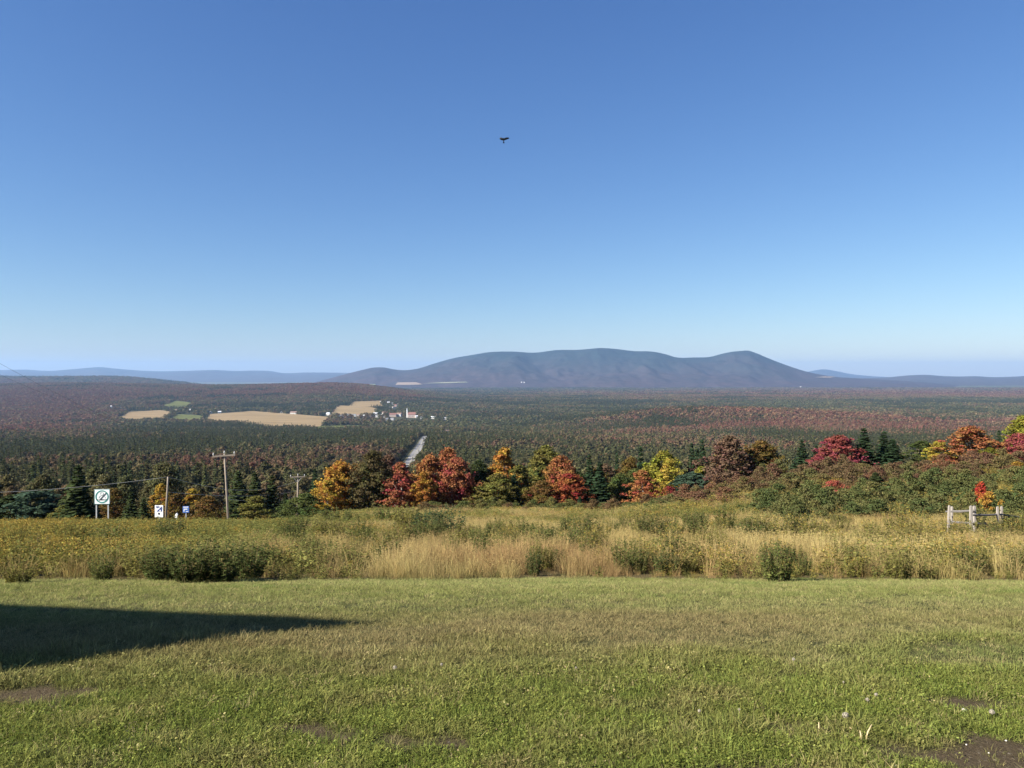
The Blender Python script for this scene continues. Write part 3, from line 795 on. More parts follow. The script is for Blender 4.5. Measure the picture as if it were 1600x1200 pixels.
for row in TREES:
    kind, px, top, wpx, d, c, lb = row
    tree(kind, px, top, wpx, d, c, lb, 0.0, G1 if kind != 'shrub' else None, 'bush' if kind == 'shrub' else 'tree')

# trees filling the line between the bright ones
rf_ = random.Random(17)
for i in range(60):
    px = 486 + 740 * (i + rf_.uniform(0.1, 0.9)) / 60; d = rf_.uniform(96, 111)
    if 630 < px < 662: continue
    kind = rf_.choice(['maple', 'slim', 'spruce', 'maple', 'slim']); top = rf_.uniform(720, 764) - (20 if px > 1080 else 0)
    c = SPR if kind == 'spruce' else rf_.choice([GREEN, OLIVE, OLIVE, BROWNOL, BROWN, YGREEN, (0.18, 0.10, 0.042), (0.10, 0.115, 0.036)])
    tree(kind, px, top, rf_.uniform(38, 60) * (0.55 if kind == 'spruce' else 1), d, c, ('dark spruce' if kind == 'spruce' else 'dull green or brown tree') + ' filling a gap in the autumn tree line', 0, ('spruces' if kind == 'spruce' else 'dull trees') + ' filling the autumn tree line')

# ------------------------------------------------------------------ scatter: one object, copies through geometry nodes
def scatter(name, pts, rotz, scl, pick, col, protos, label, cat, tilt=None):
    pts = np.asarray(pts)
    n = len(pts)
    col4 = np.concatenate([col, np.ones((n, 1))], 1)
    me = bpy.data.meshes.new(name)
    me.vertices.add(n); me.vertices.foreach_set('co', pts.astype(np.float32).ravel())
    rot = np.zeros((n, 3)); rot[:, 2] = rotz
    if tilt is not None: rot[:, :2] = tilt
    for nm, typ, key, data in (('rot', 'FLOAT_VECTOR', 'vector', rot), ('scl', 'FLOAT_VECTOR', 'vector', scl), ('pick', 'INT', 'value', pick), ('col', 'FLOAT_COLOR', 'color', col4)):
        a = me.attributes.new(nm, typ, 'POINT')
        a.data.foreach_set(key, np.asarray(data, np.int32 if typ == 'INT' else np.float32).ravel())
    me.update()
    pc = bpy.data.collections.new(name + '_kinds')
    for i, m in enumerate(protos):
        pc.objects.link(bpy.data.objects.new('%s_kind_%02d' % (name, i), m))
    o = add(name, me)
    ng = bpy.data.node_groups.new(name + '_scatter', 'GeometryNodeTree')
    ng.interface.new_socket('Geometry', in_out='INPUT', socket_type='NodeSocketGeometry')
    ng.interface.new_socket('Geometry', in_out='OUTPUT', socket_type='NodeSocketGeometry')
    gi = ng.nodes.new('NodeGroupInput'); go = ng.nodes.new('NodeGroupOutput')
    ci = ng.nodes.new('GeometryNodeCollectionInfo'); ci.inputs['Collection'].default_value = pc
    ci.inputs['Separate Children'].default_value = True; ci.inputs['Reset Children'].default_value = True
    ip = ng.nodes.new('GeometryNodeInstanceOnPoints'); ip.inputs['Pick Instance'].default_value = True
    def attr(nm, typ):
        q = ng.nodes.new('GeometryNodeInputNamedAttribute'); q.data_type = typ; q.inputs['Name'].default_value = nm
        return q.outputs['Attribute']
    er = ng.nodes.new('FunctionNodeEulerToRotation')
    ng.links.new(attr('rot', 'FLOAT_VECTOR'), er.inputs[0])
    ng.links.new(gi.outputs[0], ip.inputs['Points']); ng.links.new(ci.outputs[0], ip.inputs['Instance'])
    ng.links.new(attr('pick', 'INT'), ip.inputs['Instance Index'])
    ng.links.new(er.outputs[0], ip.inputs['Rotation']); ng.links.new(attr('scl', 'FLOAT_VECTOR'), ip.inputs['Scale'])
    ng.links.new(ip.outputs[0], go.inputs[0])
    md = o.modifiers.new('scatter', 'NODES'); md.node_group = ng
    return tag(o, label, cat, kind='stuff')

def merge_geo(parts, mats):
    """several (verts, faces, rnd, rnd2, mat index) into one mesh"""
    V = []; Fq = []; r1 = []; r2 = []; mi = []; n = 0
    for v, f, a, b, m in parts:
        V.append(v); Fq.append(f + n); r1.append(a); r2.append(b); mi.append(np.full(len(f), m)); n += len(v)
    return new_mesh('kind', np.concatenate(V), np.concatenate(Fq), mats, {'rnd': ('FACE', 'FLOAT', np.concatenate(r1)), 'rnd2': ('FACE', 'FLOAT', np.concatenate(r2))}, np.concatenate(mi))

# ---- woods: near, middle and far kinds
near_k = []; mid_k = []; far_k = []
for k in range(3):
    v, f, a, b, _ = spruce_geo(300 + k, 13.0, 4.6 - 0.4 * k, 24, 8, 3, 0.62, 0.10); near_k.append(merge_geo([(v, f, a, b, 0)], (M_LEAF_I,)))
for k in range(3):
    v, f, a, b, _ = crown_geo(320 + k, 12.0, 7.0, 2.2, 70, 22, 0.42, 0.95, 0.6); near_k.append(merge_geo([(v, f, a, b, 0)], (M_LEAF_I,)))
for k in range(2):
    v, f, a, b, _ = spruce_geo(340 + k, 13.0, 4.8, 12, 6, 2, 1.15, 0.1); mid_k.append(merge_geo([(v, f, a, b, 0)], (M_LEAF_I,)))
for k in range(2):
    v, f, a, b, _ = crown_geo(350 + k, 12.0, 7.6, 3.0, 26, 10, 0.9, 1.1, 0.6); mid_k.append(merge_geo([(v, f, a, b, 0)], (M_LEAF_I,)))
for k in range(2):
    ps = []; rg = np.random.default_rng(360 + k)
    for q in range(5):
        v, f, a, b, _ = spruce_geo(370 + 10 * k + q, 13.0 * rg.uniform(0.75, 1.15), 5.2, 6, 5, 1, 2.2, 0.1)
        ps.append((v + np.array([rg.uniform(-8, 8), rg.uniform(-8, 8), 0]), f, a, np.full(len(f), rg.random()), 0))
    far_k.append(merge_geo(ps, (M_LEAF_I,)))
for k in range(2):
    ps = []; rg = np.random.default_rng(380 + k)
    for q in range(4):
        v, f, a, b, _ = crown_geo(390 + 10 * k + q, 12.0 * rg.uniform(0.8, 1.1), 8.0, 4.0, 12, 4, 1.7, 1.3, 0.5)
        ps.append((v + np.array([rg.uniform(-8, 8), rg.uniform(-8, 8), 0]), f, a, np.full(len(f), rg.random()), 0))
    far_k.append(merge_geo(ps, (M_LEAF_I,)))

def wood_points(d0, d1, cell, rng, ang=39):
    """jittered grid of spots between d0 and d1 in a wedge in front of the camera"""
    w = d1 * math.tan(math.radians(ang))
    xs = np.arange(-w, w, cell); ys_ = np.arange(d0, d1, cell)
    X, Y = np.meshgrid(xs, ys_); X = X.ravel(); Y = Y.ravel()
    k = np.abs(X) < Y * math.tan(math.radians(ang)) + 30
    X = X[k]; Y = Y[k]
    X = X + rng.uniform(-0.95, 0.95, len(X)) * cell; Y = Y + rng.uniform(-0.95, 0.95, len(Y)) * cell
    k = ~mask_open(X, Y)
    return X[k], Y[k]
HOUSES = [  # px, row of the foot, width m, depth m, wall height, kind, label
 (173, 637.5, 15, 10, 5, 'w', 'long white farm building on the ridge slope at the far left'), (188.5, 637.5, 9, 8, 5, 'w', 'small white farmhouse right of the long white farm building'),
 (277, 644, 8, 9, 7, 'w', 'narrow white house left of the green pasture'), (297, 642.5, 11, 9, 5, 'w', 'pale house behind the green pasture'), (328, 646, 11, 9, 5, 'w', 'white farmhouse at the left end of the largest field'),
 (343, 646, 10, 9, 5, 'g', 'pale grey house behind the largest field'), (440, 645.5, 9, 8, 4, 'w', 'small white house left of the white barn above the largest field'), (459, 647.5, 20, 12, 6, 'w', 'big white barn above the right half of the largest field'),
 (513, 649, 11, 9, 6, 'w', 'white house at the left end of the village'), (533, 652, 13, 9, 4, 'w', 'low white house beside the tip of the largest field'), (544, 650, 9, 8, 4, 'w', 'small white house left of the white house pair'),
 (553, 651, 11, 9, 5, 'w', 'left house of a white pair in the village'), (560, 651, 8, 8, 5, 'w', 'right house of a white pair in the village'), (568, 652, 10, 8, 5, 'w', 'white house right of the white pair'),
 (578, 653.5, 8, 8, 4, 'g', 'low grey house in front of the village centre'), (587, 648.5, 14, 9, 5, 'w', 'white house with wide front under the straw field'), (589, 652, 10, 8, 5, 'w', 'white house in front of the wide fronted one'),
 (598, 647.5, 10, 9, 6, 'w', 'white house left of the big village hall'), (602, 653.5, 8, 8, 4, 'w', 'small white house in front of the hall'), (604.5, 656.5, 8, 7, 4, 'w', 'lowest white house in the village'),
 (614, 651, 20, 12, 7, 'p', 'big pale hall with reddish roof left of the church'), (613, 656.5, 9, 8, 4, 'g', 'small grey house below the hall'), (624, 651, 15, 12, 8, 'g', 'grey block between the hall and the church'),
 (607, 631, 10, 9, 6, 'w', 'white house at the top of the village street'), (614, 632, 9, 9, 5, 'g', 'grey house on the upper street'), (618, 635, 10, 9, 5, 'p', 'pinkish house on the upper street'), (621.5, 634, 9, 8, 5, 'w', 'white house at the right of the upper street'), (615.5, 638, 11, 9, 5, 'w', 'white house where the upper street meets the village'),
 (651, 653, 7, 8, 5, 'w', 'small white house just right of the church'), (660, 654.5, 10, 9, 4, 'w', 'second white house right of the church'), (677, 654.5, 13, 9, 5, 'w', 'white bungalow right of the village'), (695, 655.5, 15, 9, 4, 'w', 'rightmost low white house of the village'),
 (698, 676, 9, 8, 4, 'g', 'lone pale roof in the woods right of the road'), (521, 727, 9, 8, 5, 'g', 'lone pale house in the woods left of the golden maple'),
]
HPOS = []
for (px, row, w, dp, hh, kd, lb) in HOUSES + [(640, 652.5, 30, 18, 11, 'c', '')]:
    d = ray_ground(px, row, 250.0); HPOS.append((gx(px, d), d, w))
def clear_of_houses(X, Y):
    k = np.ones(len(X), bool)
    for (hx, hd, w) in HPOS:
        dep = 40 if hd < 1500 else 330
        k &= ~((np.abs(X - hx * Y / hd) < w / 2 + 3) & (Y > hd - dep) & (Y < hd + 12))
    return k

rng = np.random.default_rng(7)
# near wood
X, Y = wood_points(98, 720, 4.3, rng)
r_, d, a = polar(X, Y)
k = (rng.random(len(X)) < 0.92) & clear_of_houses(X, Y) & (d > np.where(a < 480, 98, np.where(a > 1000, 150, 118)))
X, Y, d, a = X[k], Y[k], d[k], a[k]
con, colr = wood_colour(X, Y, rng)
hs = np.clip(rng.normal(0.92, 0.2, len(X)), 0.45, 1.4) * np.where(con, 1.12, 0.92) * lerp_tab([(95, 0.62), (140, 0.7), (220, 0.9), (350, 1.15), (700, 1.1)], d)
wsx = hs * rng.uniform(0.85, 1.2, len(X))
pick = np.where(con, rng.integers(0, 3, len(X)), rng.integers(3, 6, len(X)))
rot = rng.uniform(0, 6.283, len(X))
pts = np.stack([X, Y, H(X, Y) - 0.2], -1)
# the trees that show largest become trees of their own
vis = (np.abs(a - 800) < 815)
score = np.where(vis, hs / d, 0)
own = np.zeros(len(X), bool)
for zone in ((a < 480), (a >= 480) & (a < 1100), (a >= 1100)):
    sc2 = np.where(zone, score, 0); ordr = np.argsort(-sc2)[: 110 if zone[np.argmax(sc2)] and a[np.argmax(sc2)] < 480 else 60]
    own[ordr[sc2[ordr] > 0]] = True
own &= d < 260
kc = {}
def region(av):
    return 'left of the golden maple' if av < 480 else ('behind the autumn tree line' if av < 1100 else 'beyond the bushy rise')
for i in np.nonzero(own)[0]:
    sp = bool(con[i]); kk = ('spruce', i % 4) if sp else (('maple', i % 5))
    crown, trunk, h0, w0 = PROTO[kk]
    hh = 13.0 * hs[i] if sp else 12.0 * hs[i]; ww = (4.4 if sp else 7.0) * wsx[i]
    nm = 'forest_spruce' if sp else 'forest_broadleaf'
    e = empty(nm, tuple(pts[i]), float(rot[i]), (ww / w0, ww / w0, hh / h0))
    c = add('crown', crown, e); c.color = (*[float(q) for q in colr[i] * 1.15], 1)
    add('trunk', trunk, e)
    rg = region(a[i])
    tag(e, ('dark spruce of the near wood ' if sp else 'broadleaf tree of the near wood ') + rg, 'tree', ('spruces' if sp else 'broadleaf trees') + ' of the near wood ' + rg)
kq = ~own
scatter('forest', pts[kq], rot[kq], np.stack([wsx, wsx, hs], -1)[kq], pick[kq], colr[kq], near_k, 'mixed wood covering the slope below the meadow', 'forest')
# middle wood
X, Y = wood_points(720, 2000, 6.2, rng)
k = (rng.random(len(X)) < 0.95) & clear_of_houses(X, Y); X, Y = X[k], Y[k]
con, colr = wood_colour(X, Y, rng)
hs = np.clip(rng.normal(0.95, 0.22, len(X)), 0.45, 1.5) * np.where(con, 1.12, 0.92); wsx = hs * rng.uniform(0.95, 1.4, len(X))
scatter('forest', np.stack([X, Y, H(X, Y) - 0.5], -1), rng.uniform(0, 6.283, len(X)), np.stack([wsx, wsx, hs], -1),
        np.where(con, rng.integers(0, 2, len(X)), rng.integers(2, 4, len(X))), colr, mid_k, 'mixed wood on the valley floor either side of the straight road', 'forest')
# far wood
X, Y = wood_points(2000, 6200, 15.5, rng)
k = clear_of_houses(X, Y); X, Y = X[k], Y[k]
con, colr = wood_colour(X, Y, rng)
hs = rng.uniform(0.75, 1.2, len(X)); wsx = hs * rng.uniform(0.95, 1.3, len(X))
scatter('forest', np.stack([X, Y, H(X, Y) - 0.8], -1), rng.uniform(0, 6.283, len(X)), np.stack([wsx, wsx, hs], -1),
        np.where(con, rng.integers(0, 2, len(X)), rng.integers(2, 4, len(X))), colr, far_k, 'reddish and green wood on the ridge and plain beyond the village', 'forest')
# farthest wood
X, Y = wood_points(6200, 10600, 40, rng)
_, d, a = polar(X, Y); k = np.ones(len(X), bool)
for (a0, a1, y0, y1) in FAR_OPEN: k &= ~((a > a0) & (a < a1) & (Y > y0) & (Y < y1))
X, Y = X[k], Y[k]
con, colr = wood_colour(X, Y, rng)
hs = rng.uniform(0.9, 1.4, len(X)); wsx = 2.2 * hs
scatter('forest', np.stack([X, Y, H(X, Y) - 1.0], -1), rng.uniform(0, 6.283, len(X)), np.stack([wsx, wsx, hs], -1),
        np.where(con, rng.integers(0, 2, len(X)), rng.integers(2, 4, len(X))), colr, far_k, 'hazy wood on the plain in front of the mountain', 'forest')

# ------------------------------------------------------------------ village
M_WHITE = plain('white_clapboard', (0.58, 0.57, 0.54), 0.7, 0.05, 0.5, 0)
M_GREYW = plain('grey_wall', (0.42, 0.42, 0.42), 0.7, 0.08, 0.5, 0)
M_PINK = plain('pale_brick', (0.42, 0.34, 0.30), 0.8, 0.08, 0.5, 0)
M_ROOFS = [plain('roof_grey', (0.20, 0.20, 0.21), 0.8, 0.1, 1.0, 0), plain('roof_brown', (0.20, 0.13, 0.10), 0.8, 0.1, 1.0, 0), plain('roof_tin', (0.55, 0.56, 0.58), 0.5, 0.05, 1.0, 0), plain('roof_red', (0.20, 0.10, 0.08), 0.8, 0.1, 1.0, 0)]
M_GLASS = plain('window_glass', (0.04, 0.05, 0.06), 0.1, 0.0, 1.0, 0, 0.5)
def house(px, row, w, dp, hh, kd, lb, idx):
    d = ray_ground(px, row, 250.0); x = gx(px, d); z = float(H(np.array([x]), np.array([d]))[0])
    w, dp, hh = w * 1.2, dp * 1.1, hh * 1.15
    e = empty('house', (x, d, z - 1.0), (idx * 0.7) % 0.9 - 0.45)
    wm = {'w': M_WHITE, 'g': M_GREYW, 'p': M_PINK}[kd]; hh = hh + 1.0
    mb = MB().slab([(-w/2, 0), (w/2, 0), (w/2, hh), (-w/2, hh)], -dp/2, dp/2)
    rp = dp * 0.33
    for s in (-1, 1):
        mb.poly([(s*w/2, -dp/2, hh), (s*w/2, dp/2, hh), (s*w/2, 0, hh + rp)])
    add('wall', mb.mesh('wall', wm), e)
    rf = MB(); t = 0.3
    for s in (-1, 1):
        y0, y1 = s * (dp/2 + 0.5), 0.0
        z0 = hh - rp * 0.5 / (dp/2)
        rf.poly([(-w/2-.4, y0, z0), (w/2+.4, y0, z0), (w/2+.4, y1, hh+rp), (-w/2-.4, y1, hh+rp)])
        rf.poly([(-w/2-.4, y0, z0+t), (w/2+.4, y0, z0+t), (w/2+.4, y1, hh+rp+t), (-w/2-.4, y1, hh+rp+t)])
        rf.poly([(-w/2-.4, y0, z0), (w/2+.4, y0, z0), (w/2+.4, y0, z0+t), (-w/2-.4, y0, z0+t)])
        for q in (-1, 1):
            rf.poly([(q*(w/2+.4), y0, z0), (q*(w/2+.4), y1, hh+rp), (q*(w/2+.4), y1, hh+rp+t), (q*(w/2+.4), y0, z0+t)])
    add('roof', rf.mesh('roof', M_ROOFS[3] if kd == 'p' else M_ROOFS[[2, 0, 1, 2, 0][idx % 5]]), e)
    for q in range(max(2, int(w / 4))):
        add('window', MB().box((-w/2 + (q + 0.7) * w / (max(2, int(w / 4)) + 0.4), -dp/2 - 0.03, hh * 0.62), (1.1, 0.08, 1.4)).mesh('window', M_GLASS), e)
    tag(e, lb, 'house', 'houses of the far village')
for i, hd in enumerate(HOUSES): house(*hd, i)
# church
d = ray_ground(640, 652.5, 250.0); x = gx(640, d); z = float(H(np.array([x]), np.array([d]))[0])
ch = tag(empty('church', (x, d, z - 1), 0.0), 'village church with a slim white steeple and reddish roof', 'church')
mb = MB().box((8, 0, 6.5), (27, 13, 13)); [mb.poly([(s, -6.5, 13), (s, 6.5, 13), (s, 0, 20)]) for s in (-5.5, 21.5)]
add('nave', mb.mesh('nave', M_PINK), ch)
mb = MB()
for s in (-1, 1):
    mb.poly([(-6, s * 7.2, 12.4), (22, s * 7.2, 12.4), (22, 0, 20.4), (-6, 0, 20.4)]); mb.poly([(-6, s * 7.2, 12.0), (22, s * 7.2, 12.0), (22, 0, 20.0), (-6, 0, 20.0)])
add('roof', mb.mesh('roof', M_ROOFS[3]), ch)
tw = add('tower', MB().box((-9, 0, 11), (5, 5, 22)).mesh('tower', M_WHITE), ch)
mb = MB().box((-9, 0, 24), (3.8, 3.8, 4.2)); mb.tube([(-9, 0, 26), (-9, 0, 29), (-9, 0, 37)], [2.2, 1.5, 0.12], 8)
add('spire', mb.mesh('spire', plain('tin_spire', (0.6, 0.62, 0.64), 0.45, 0.05, 1, 0)), tw)
for q in range(4): add('window', MB().box((0 + 5.2 * q, -6.53, 6.5), (1.4, 0.1, 5)).mesh('window', M_GLASS), ch)
# farms at the mountain's foot: bright specks
for (px, py, lb) in [(815, 598, 'left one of the tiny white farms under the mountain'), (819, 598.3, 'right one of the tiny white farms under the mountain'), (1251, 605.5, 'tiny white farm under the cone of the mountain')]:
    h = far_hit(px, py)
    e = tag(empty('farmhouse', (h.x, h.y, h.z)), lb, 'house', 'tiny farms at the foot of the mountain')
    add('wall', MB().box((0, 0, 4), (16, 11, 12)).mesh('wall', M_WHITE), e)
    mb = MB()
    for s in (-1, 1): mb.poly([(-9, s * 6.5, 9.6), (9, s * 6.5, 9.6), (9, 0, 14), (-9, 0, 14)])
    add('roof', mb.mesh('roof', M_ROOFS[2]), e)

# ------------------------------------------------------------------ haze over the valley
hz = MB().box((0, 0, 0), (69600, 69600, 1))
zmin, zmax = -262.0, 480.0
hm = new_mesh('haze', [(v[0], v[1], zmin if v[2] < 0 else zmax) for v in hz.v], hz.f)
m, t, out = base_mat('haze_air')
pv = t.nodes.new('ShaderNodeVolumePrincipled')
pv.inputs['Color'].default_value = (0.38, 0.62, 1.0, 1)
pv.inputs['Density'].default_value = 3.3e-5
pv.inputs['Anisotropy'].default_value = 0.12
pv.inputs['Density Attribute'].default_value = ''
t.links.new(pv.outputs[0], out.inputs['Volume'])
m.cycles.homogeneous_volume = True if hasattr(m.cycles, 'homogeneous_volume') else None
hm.materials.append(m)
tag(add('haze', hm), 'thin blue haze filling the air over the valley', 'haze', kind='stuff')

# ------------------------------------------------------------------ unseen building added beyond the left edge, shaped to cast the lawn shadow
tipx, tipy = gx(596, 5.56), 5.56
ridge_h = 6.2
Ls = ridge_h / math.tan(SUN_EL)
rx0, ry0 = tipx + SUN_H[0] * Ls, tipy + SUN_H[1] * Ls
u = Vector((-0.976, 0.217, 0)).normalized(); v_ = Vector((-0.217, -0.976, 0)).normalized()
tipz = float(H(np.array([tipx]), np.array([tipy]))[0])
half = 1.6; Lb = 9.0; eave = ridge_h - 3.6
bo = Vector((rx0, ry0, tipz))
hb = tag(empty('house', bo), 'unseen gabled house added beyond the left edge to cast the dark wedge of shadow', 'house')
def bp_(a, b, z): return tuple(u * a + v_ * b + Vector((0, 0, z)))
mb = MB()
ring = [(0.35, -half), (Lb - 0.35, -half), (Lb - 0.35, half), (0.35, half)]
mb.f.append((0, 1, 2, 3)); mb.v += [bp_(a, b, -0.8) for a, b in ring]; mb.v += [bp_(a, b, eave) for a, b in ring]
for i in range(4): mb.f.append((i, (i + 1) % 4, 4 + (i + 1) % 4, 4 + i))
for a in (0.35, Lb - 0.35): mb.poly([bp_(a, -half, eave), bp_(a, half, eave), bp_(a, 0, ridge_h - 0.1)])
M_SIDING = plain('cream_siding', (0.62, 0.58, 0.48), 0.7, 0.06, 2.0, 0.1)
wl = add('wall', mb.mesh('wall', M_SIDING), hb)
mb = MB(); th_ = 0.14
for s in (-1, 1):
    q = [bp_(0, s * (half + 0.15), eave - 0.34), bp_(Lb, s * (half + 0.15), eave - 0.34), bp_(Lb, 0, ridge_h), bp_(0, 0, ridge_h)]
    lo = [(p[0], p[1], p[2] - th_) for p in q]
    mb.poly(q); mb.poly(lo)
    for i in range(4): mb.poly([q[i], q[(i + 1) % 4], lo[(i + 1) % 4], lo[i]])
add('roof', mb.mesh('roof', M_ROOFS[0]), hb)
for a in (2.2, 6.0):
    w_ = MB(); w_.v += [bp_(a + da, -half - 0.03, 1.3 + dz) for da, dz in ((0, 0), (1.1, 0), (1.1, 1.3), (0, 1.3))]; w_.f.append((0, 1, 2, 3))
    add('window', w_.mesh('window', M_GLASS), hb)
dr_ = MB(); dr_.v += [bp_(4.1 + da, -half - 0.03, -0.1 + dz) for da, dz in ((0, 0), (0.95, 0), (0.95, 2.1), (0, 2.1))]; dr_.f.append((0, 1, 2, 3))
add('door', dr_.mesh('door', plain('door_paint', (0.12, 0.05, 0.04), 0.6, 0.1, 3, 0)), hb)

# ------------------------------------------------------------------ meadow plants
def blades(n, h, w, spread, lean, rng, hv=0.35, bend=0.5, seed_head=0.0):
    """grass: tapering bent blades as quads"""
    an = rng.uniform(0, 6.283, n); rb = spread * np.sqrt(rng.random(n))
    b = np.stack([np.cos(an) * rb, np.sin(an) * rb, np.zeros(n)], -1)
    hh = h * rng.uniform(1 - hv, 1 + hv, n)
    la = an + rng.normal(0, 0.9, n); ld = np.stack([np.cos(la), np.sin(la), np.zeros(n)], -1)
    ln = lean * np.abs(rng.normal(0.6, 0.5, n))
    fa = rng.uniform(0, 6.283, n); fd = np.stack([np.cos(fa), np.sin(fa), np.zeros(n)], -1) * w / 2
    V = []; Q = []; base = 0
    ts = (0, 0.45, 0.8, 1.0); ws = (1.0, 0.85, 0.5, 0.12)
    rows = []
    for tq, wq in zip(ts, ws):
        c = b + ld * (hh * ln * (tq ** (1 + bend * 2)))[:, None] + np.array([0, 0, 1]) * (hh * tq * (1 - 0.25 * ln * tq))[:, None]
        rows.append((c - fd * wq, c + fd * wq))
    v = np.stack([q for r in rows for q in r], 1)      # n, 8, 3
    f = []
    idx = np.arange(n)[:, None] * 8
    for r in range(3):
        f.append(np.concatenate([idx + 2 * r, idx + 2 * r + 1, idx + 2 * r + 3, idx + 2 * r + 2], 1))
    f = np.stack(f, 1).reshape(-1, 4)
    rn = np.clip(rng.normal(0.5, 0.25, n), 0, 1)
    V = v.reshape(-1, 3); R1 = np.repeat(rn, 3); R2 = np.repeat(rng.random(n), 3)
    tip = (rows[3][0] + rows[3][1]) / 2
    if seed_head > 0:
        k = rng.random(n) < 0.55; m_ = k.sum()
        cv, cf = leaf_cards(np.repeat(tip[k], 2, 0) - np.array([0, 0, 0.02]), unit(np.tile(rng.normal(size=(2, 3)) * np.array([1, 1, 0.15]), (m_, 1))), np.full(2 * m_, seed_head), 0.16, rng, np.repeat(unit(np.cross(rng.normal(size=(m_, 3)), [0, 0, 1])), 2, 0))
        f = np.concatenate([f, cf + len(V)]); V = np.concatenate([V, cv]); R1 = np.concatenate([R1, np.full(2 * m_, 0.7)]); R2 = np.concatenate([R2, np.full(2 * m_, 0.5)])
    return V, f, R1, R2
def herb(seed, h, nst, spread, leaf, plume, nleaf=16):
    """leafy upright stems, some with a plume; -> (leaf part, plume part, stem lines)"""
    rng = np.random.default_rng(seed); cen = []; nrm = []; tan = []; sz = []; pl = []; st = []
    for s in range(nst):
        an = rng.uniform(0, 6.283); rb = spread * math.sqrt(rng.random()); hh = h * rng.uniform(0.72, 1.1) * (1 - 0.25 * (rb / max(spread, 1e-3)) ** 2)
        b = np.array([math.cos(an) * rb * 0.55, math.sin(an) * rb * 0.55, 0]); e = np.array([math.cos(an) * rb * 1.2, math.sin(an) * rb * 1.2, hh])
        st.append((b, e))
        for q in range(nleaf):
            t_ = rng.uniform(0.12, 0.98); p = b + (e - b) * t_; la = rng.uniform(0, 6.283)
            dv = np.array([math.cos(la), math.sin(la), rng.uniform(-0.1, 0.6)]); L = leaf * rng.uniform(0.6, 1.2) * (1.15 - 0.5 * t_)
            cen.append(p + dv * L * 0.8); nn = np.array([-dv[0] * dv[2], -dv[1] * dv[2], 1.0]) + rng.normal(size=3) * 0.35; nrm.append(nn)
            tan.append((-math.sin(la), math.cos(la), 0)); sz.append(L)
        if plume > 0:
            for q in range(10):
                o_ = rng.normal(size=3) * np.array([0.4, 0.4, 0.55]) * plume
                pl.append(e + np.array([0, 0, plume * 0.3]) + o_)
    cen = np.array(cen); v, f = leaf_cards(cen, unit(np.array(nrm)), np.array(sz), 0.36, rng, np.array(tan))
    L = (v, f, np.clip(rng.normal(0.5, 0.27, len(f)), 0, 1), np.clip(rng.normal(0.5, 0.25, len(f)), 0, 1))
    Pm = None
    if pl:
        pl = np.array(pl); v, f = leaf_cards(pl, unit(rng.normal(size=pl.shape) + np.array([0, 0, 0.6])), plume * rng.uniform(0.14, 0.3, len(pl)), 0.6, rng)
        Pm = (v, f, np.clip(rng.normal(0.5, 0.25, len(f)), 0, 1), rng.random(len(f)))
    mb = MB()
    for b, e in st: mb.tube([tuple(b - np.array([0, 0, 0.1])), tuple((b + e) / 2 + np.array([0, 0, 0.02])), tuple(e)], [0.006, 0.005, 0.003], 4, False)
    return L, Pm, mb
M_PLUME = leaf_mat('goldenrod_plume', 'fixed', 0.03, 0.5, 0.2, (0.28, 0.205, 0.05))
M_HERB = leaf_mat('herb_leaves', 'object', 0.03, 0.5, 0.28)

rg = np.random.default_rng(12)
mk = []
for k in range(4):     # 0-3 tall dry grass
    mk.append(merge_geo([(*blades(64, 0.40, 0.006, 0.17, 0.5, rg, 0.45, 0.5, 0.022), 0)], (M_GRASS_I, M_PLUME)))
for k in range(3):     # 4-6 leafy herbs
    L, Pm, _ = herb(500 + k, 0.52, 11, 0.2, 0.05, 0.0, 15)
    mk.append(merge_geo([(*L, 0)], (M_GRASS_I, M_PLUME)))
for k in range(3):     # 7-9 goldenrod
    L, Pm, _ = herb(520 + k, 0.52, 9, 0.22, 0.045, 0.055, 13)
    mk.append(merge_geo([(*L, 0), (*Pm, 1)], (M_GRASS_I, M_PLUME)))
for k in range(2):     # 10-11 low green grass
    mk.append(merge_geo([(*blades(50, 0.2, 0.007, 0.17, 0.5, rg, 0.4), 0)], (M_GRASS_I, M_PLUME)))

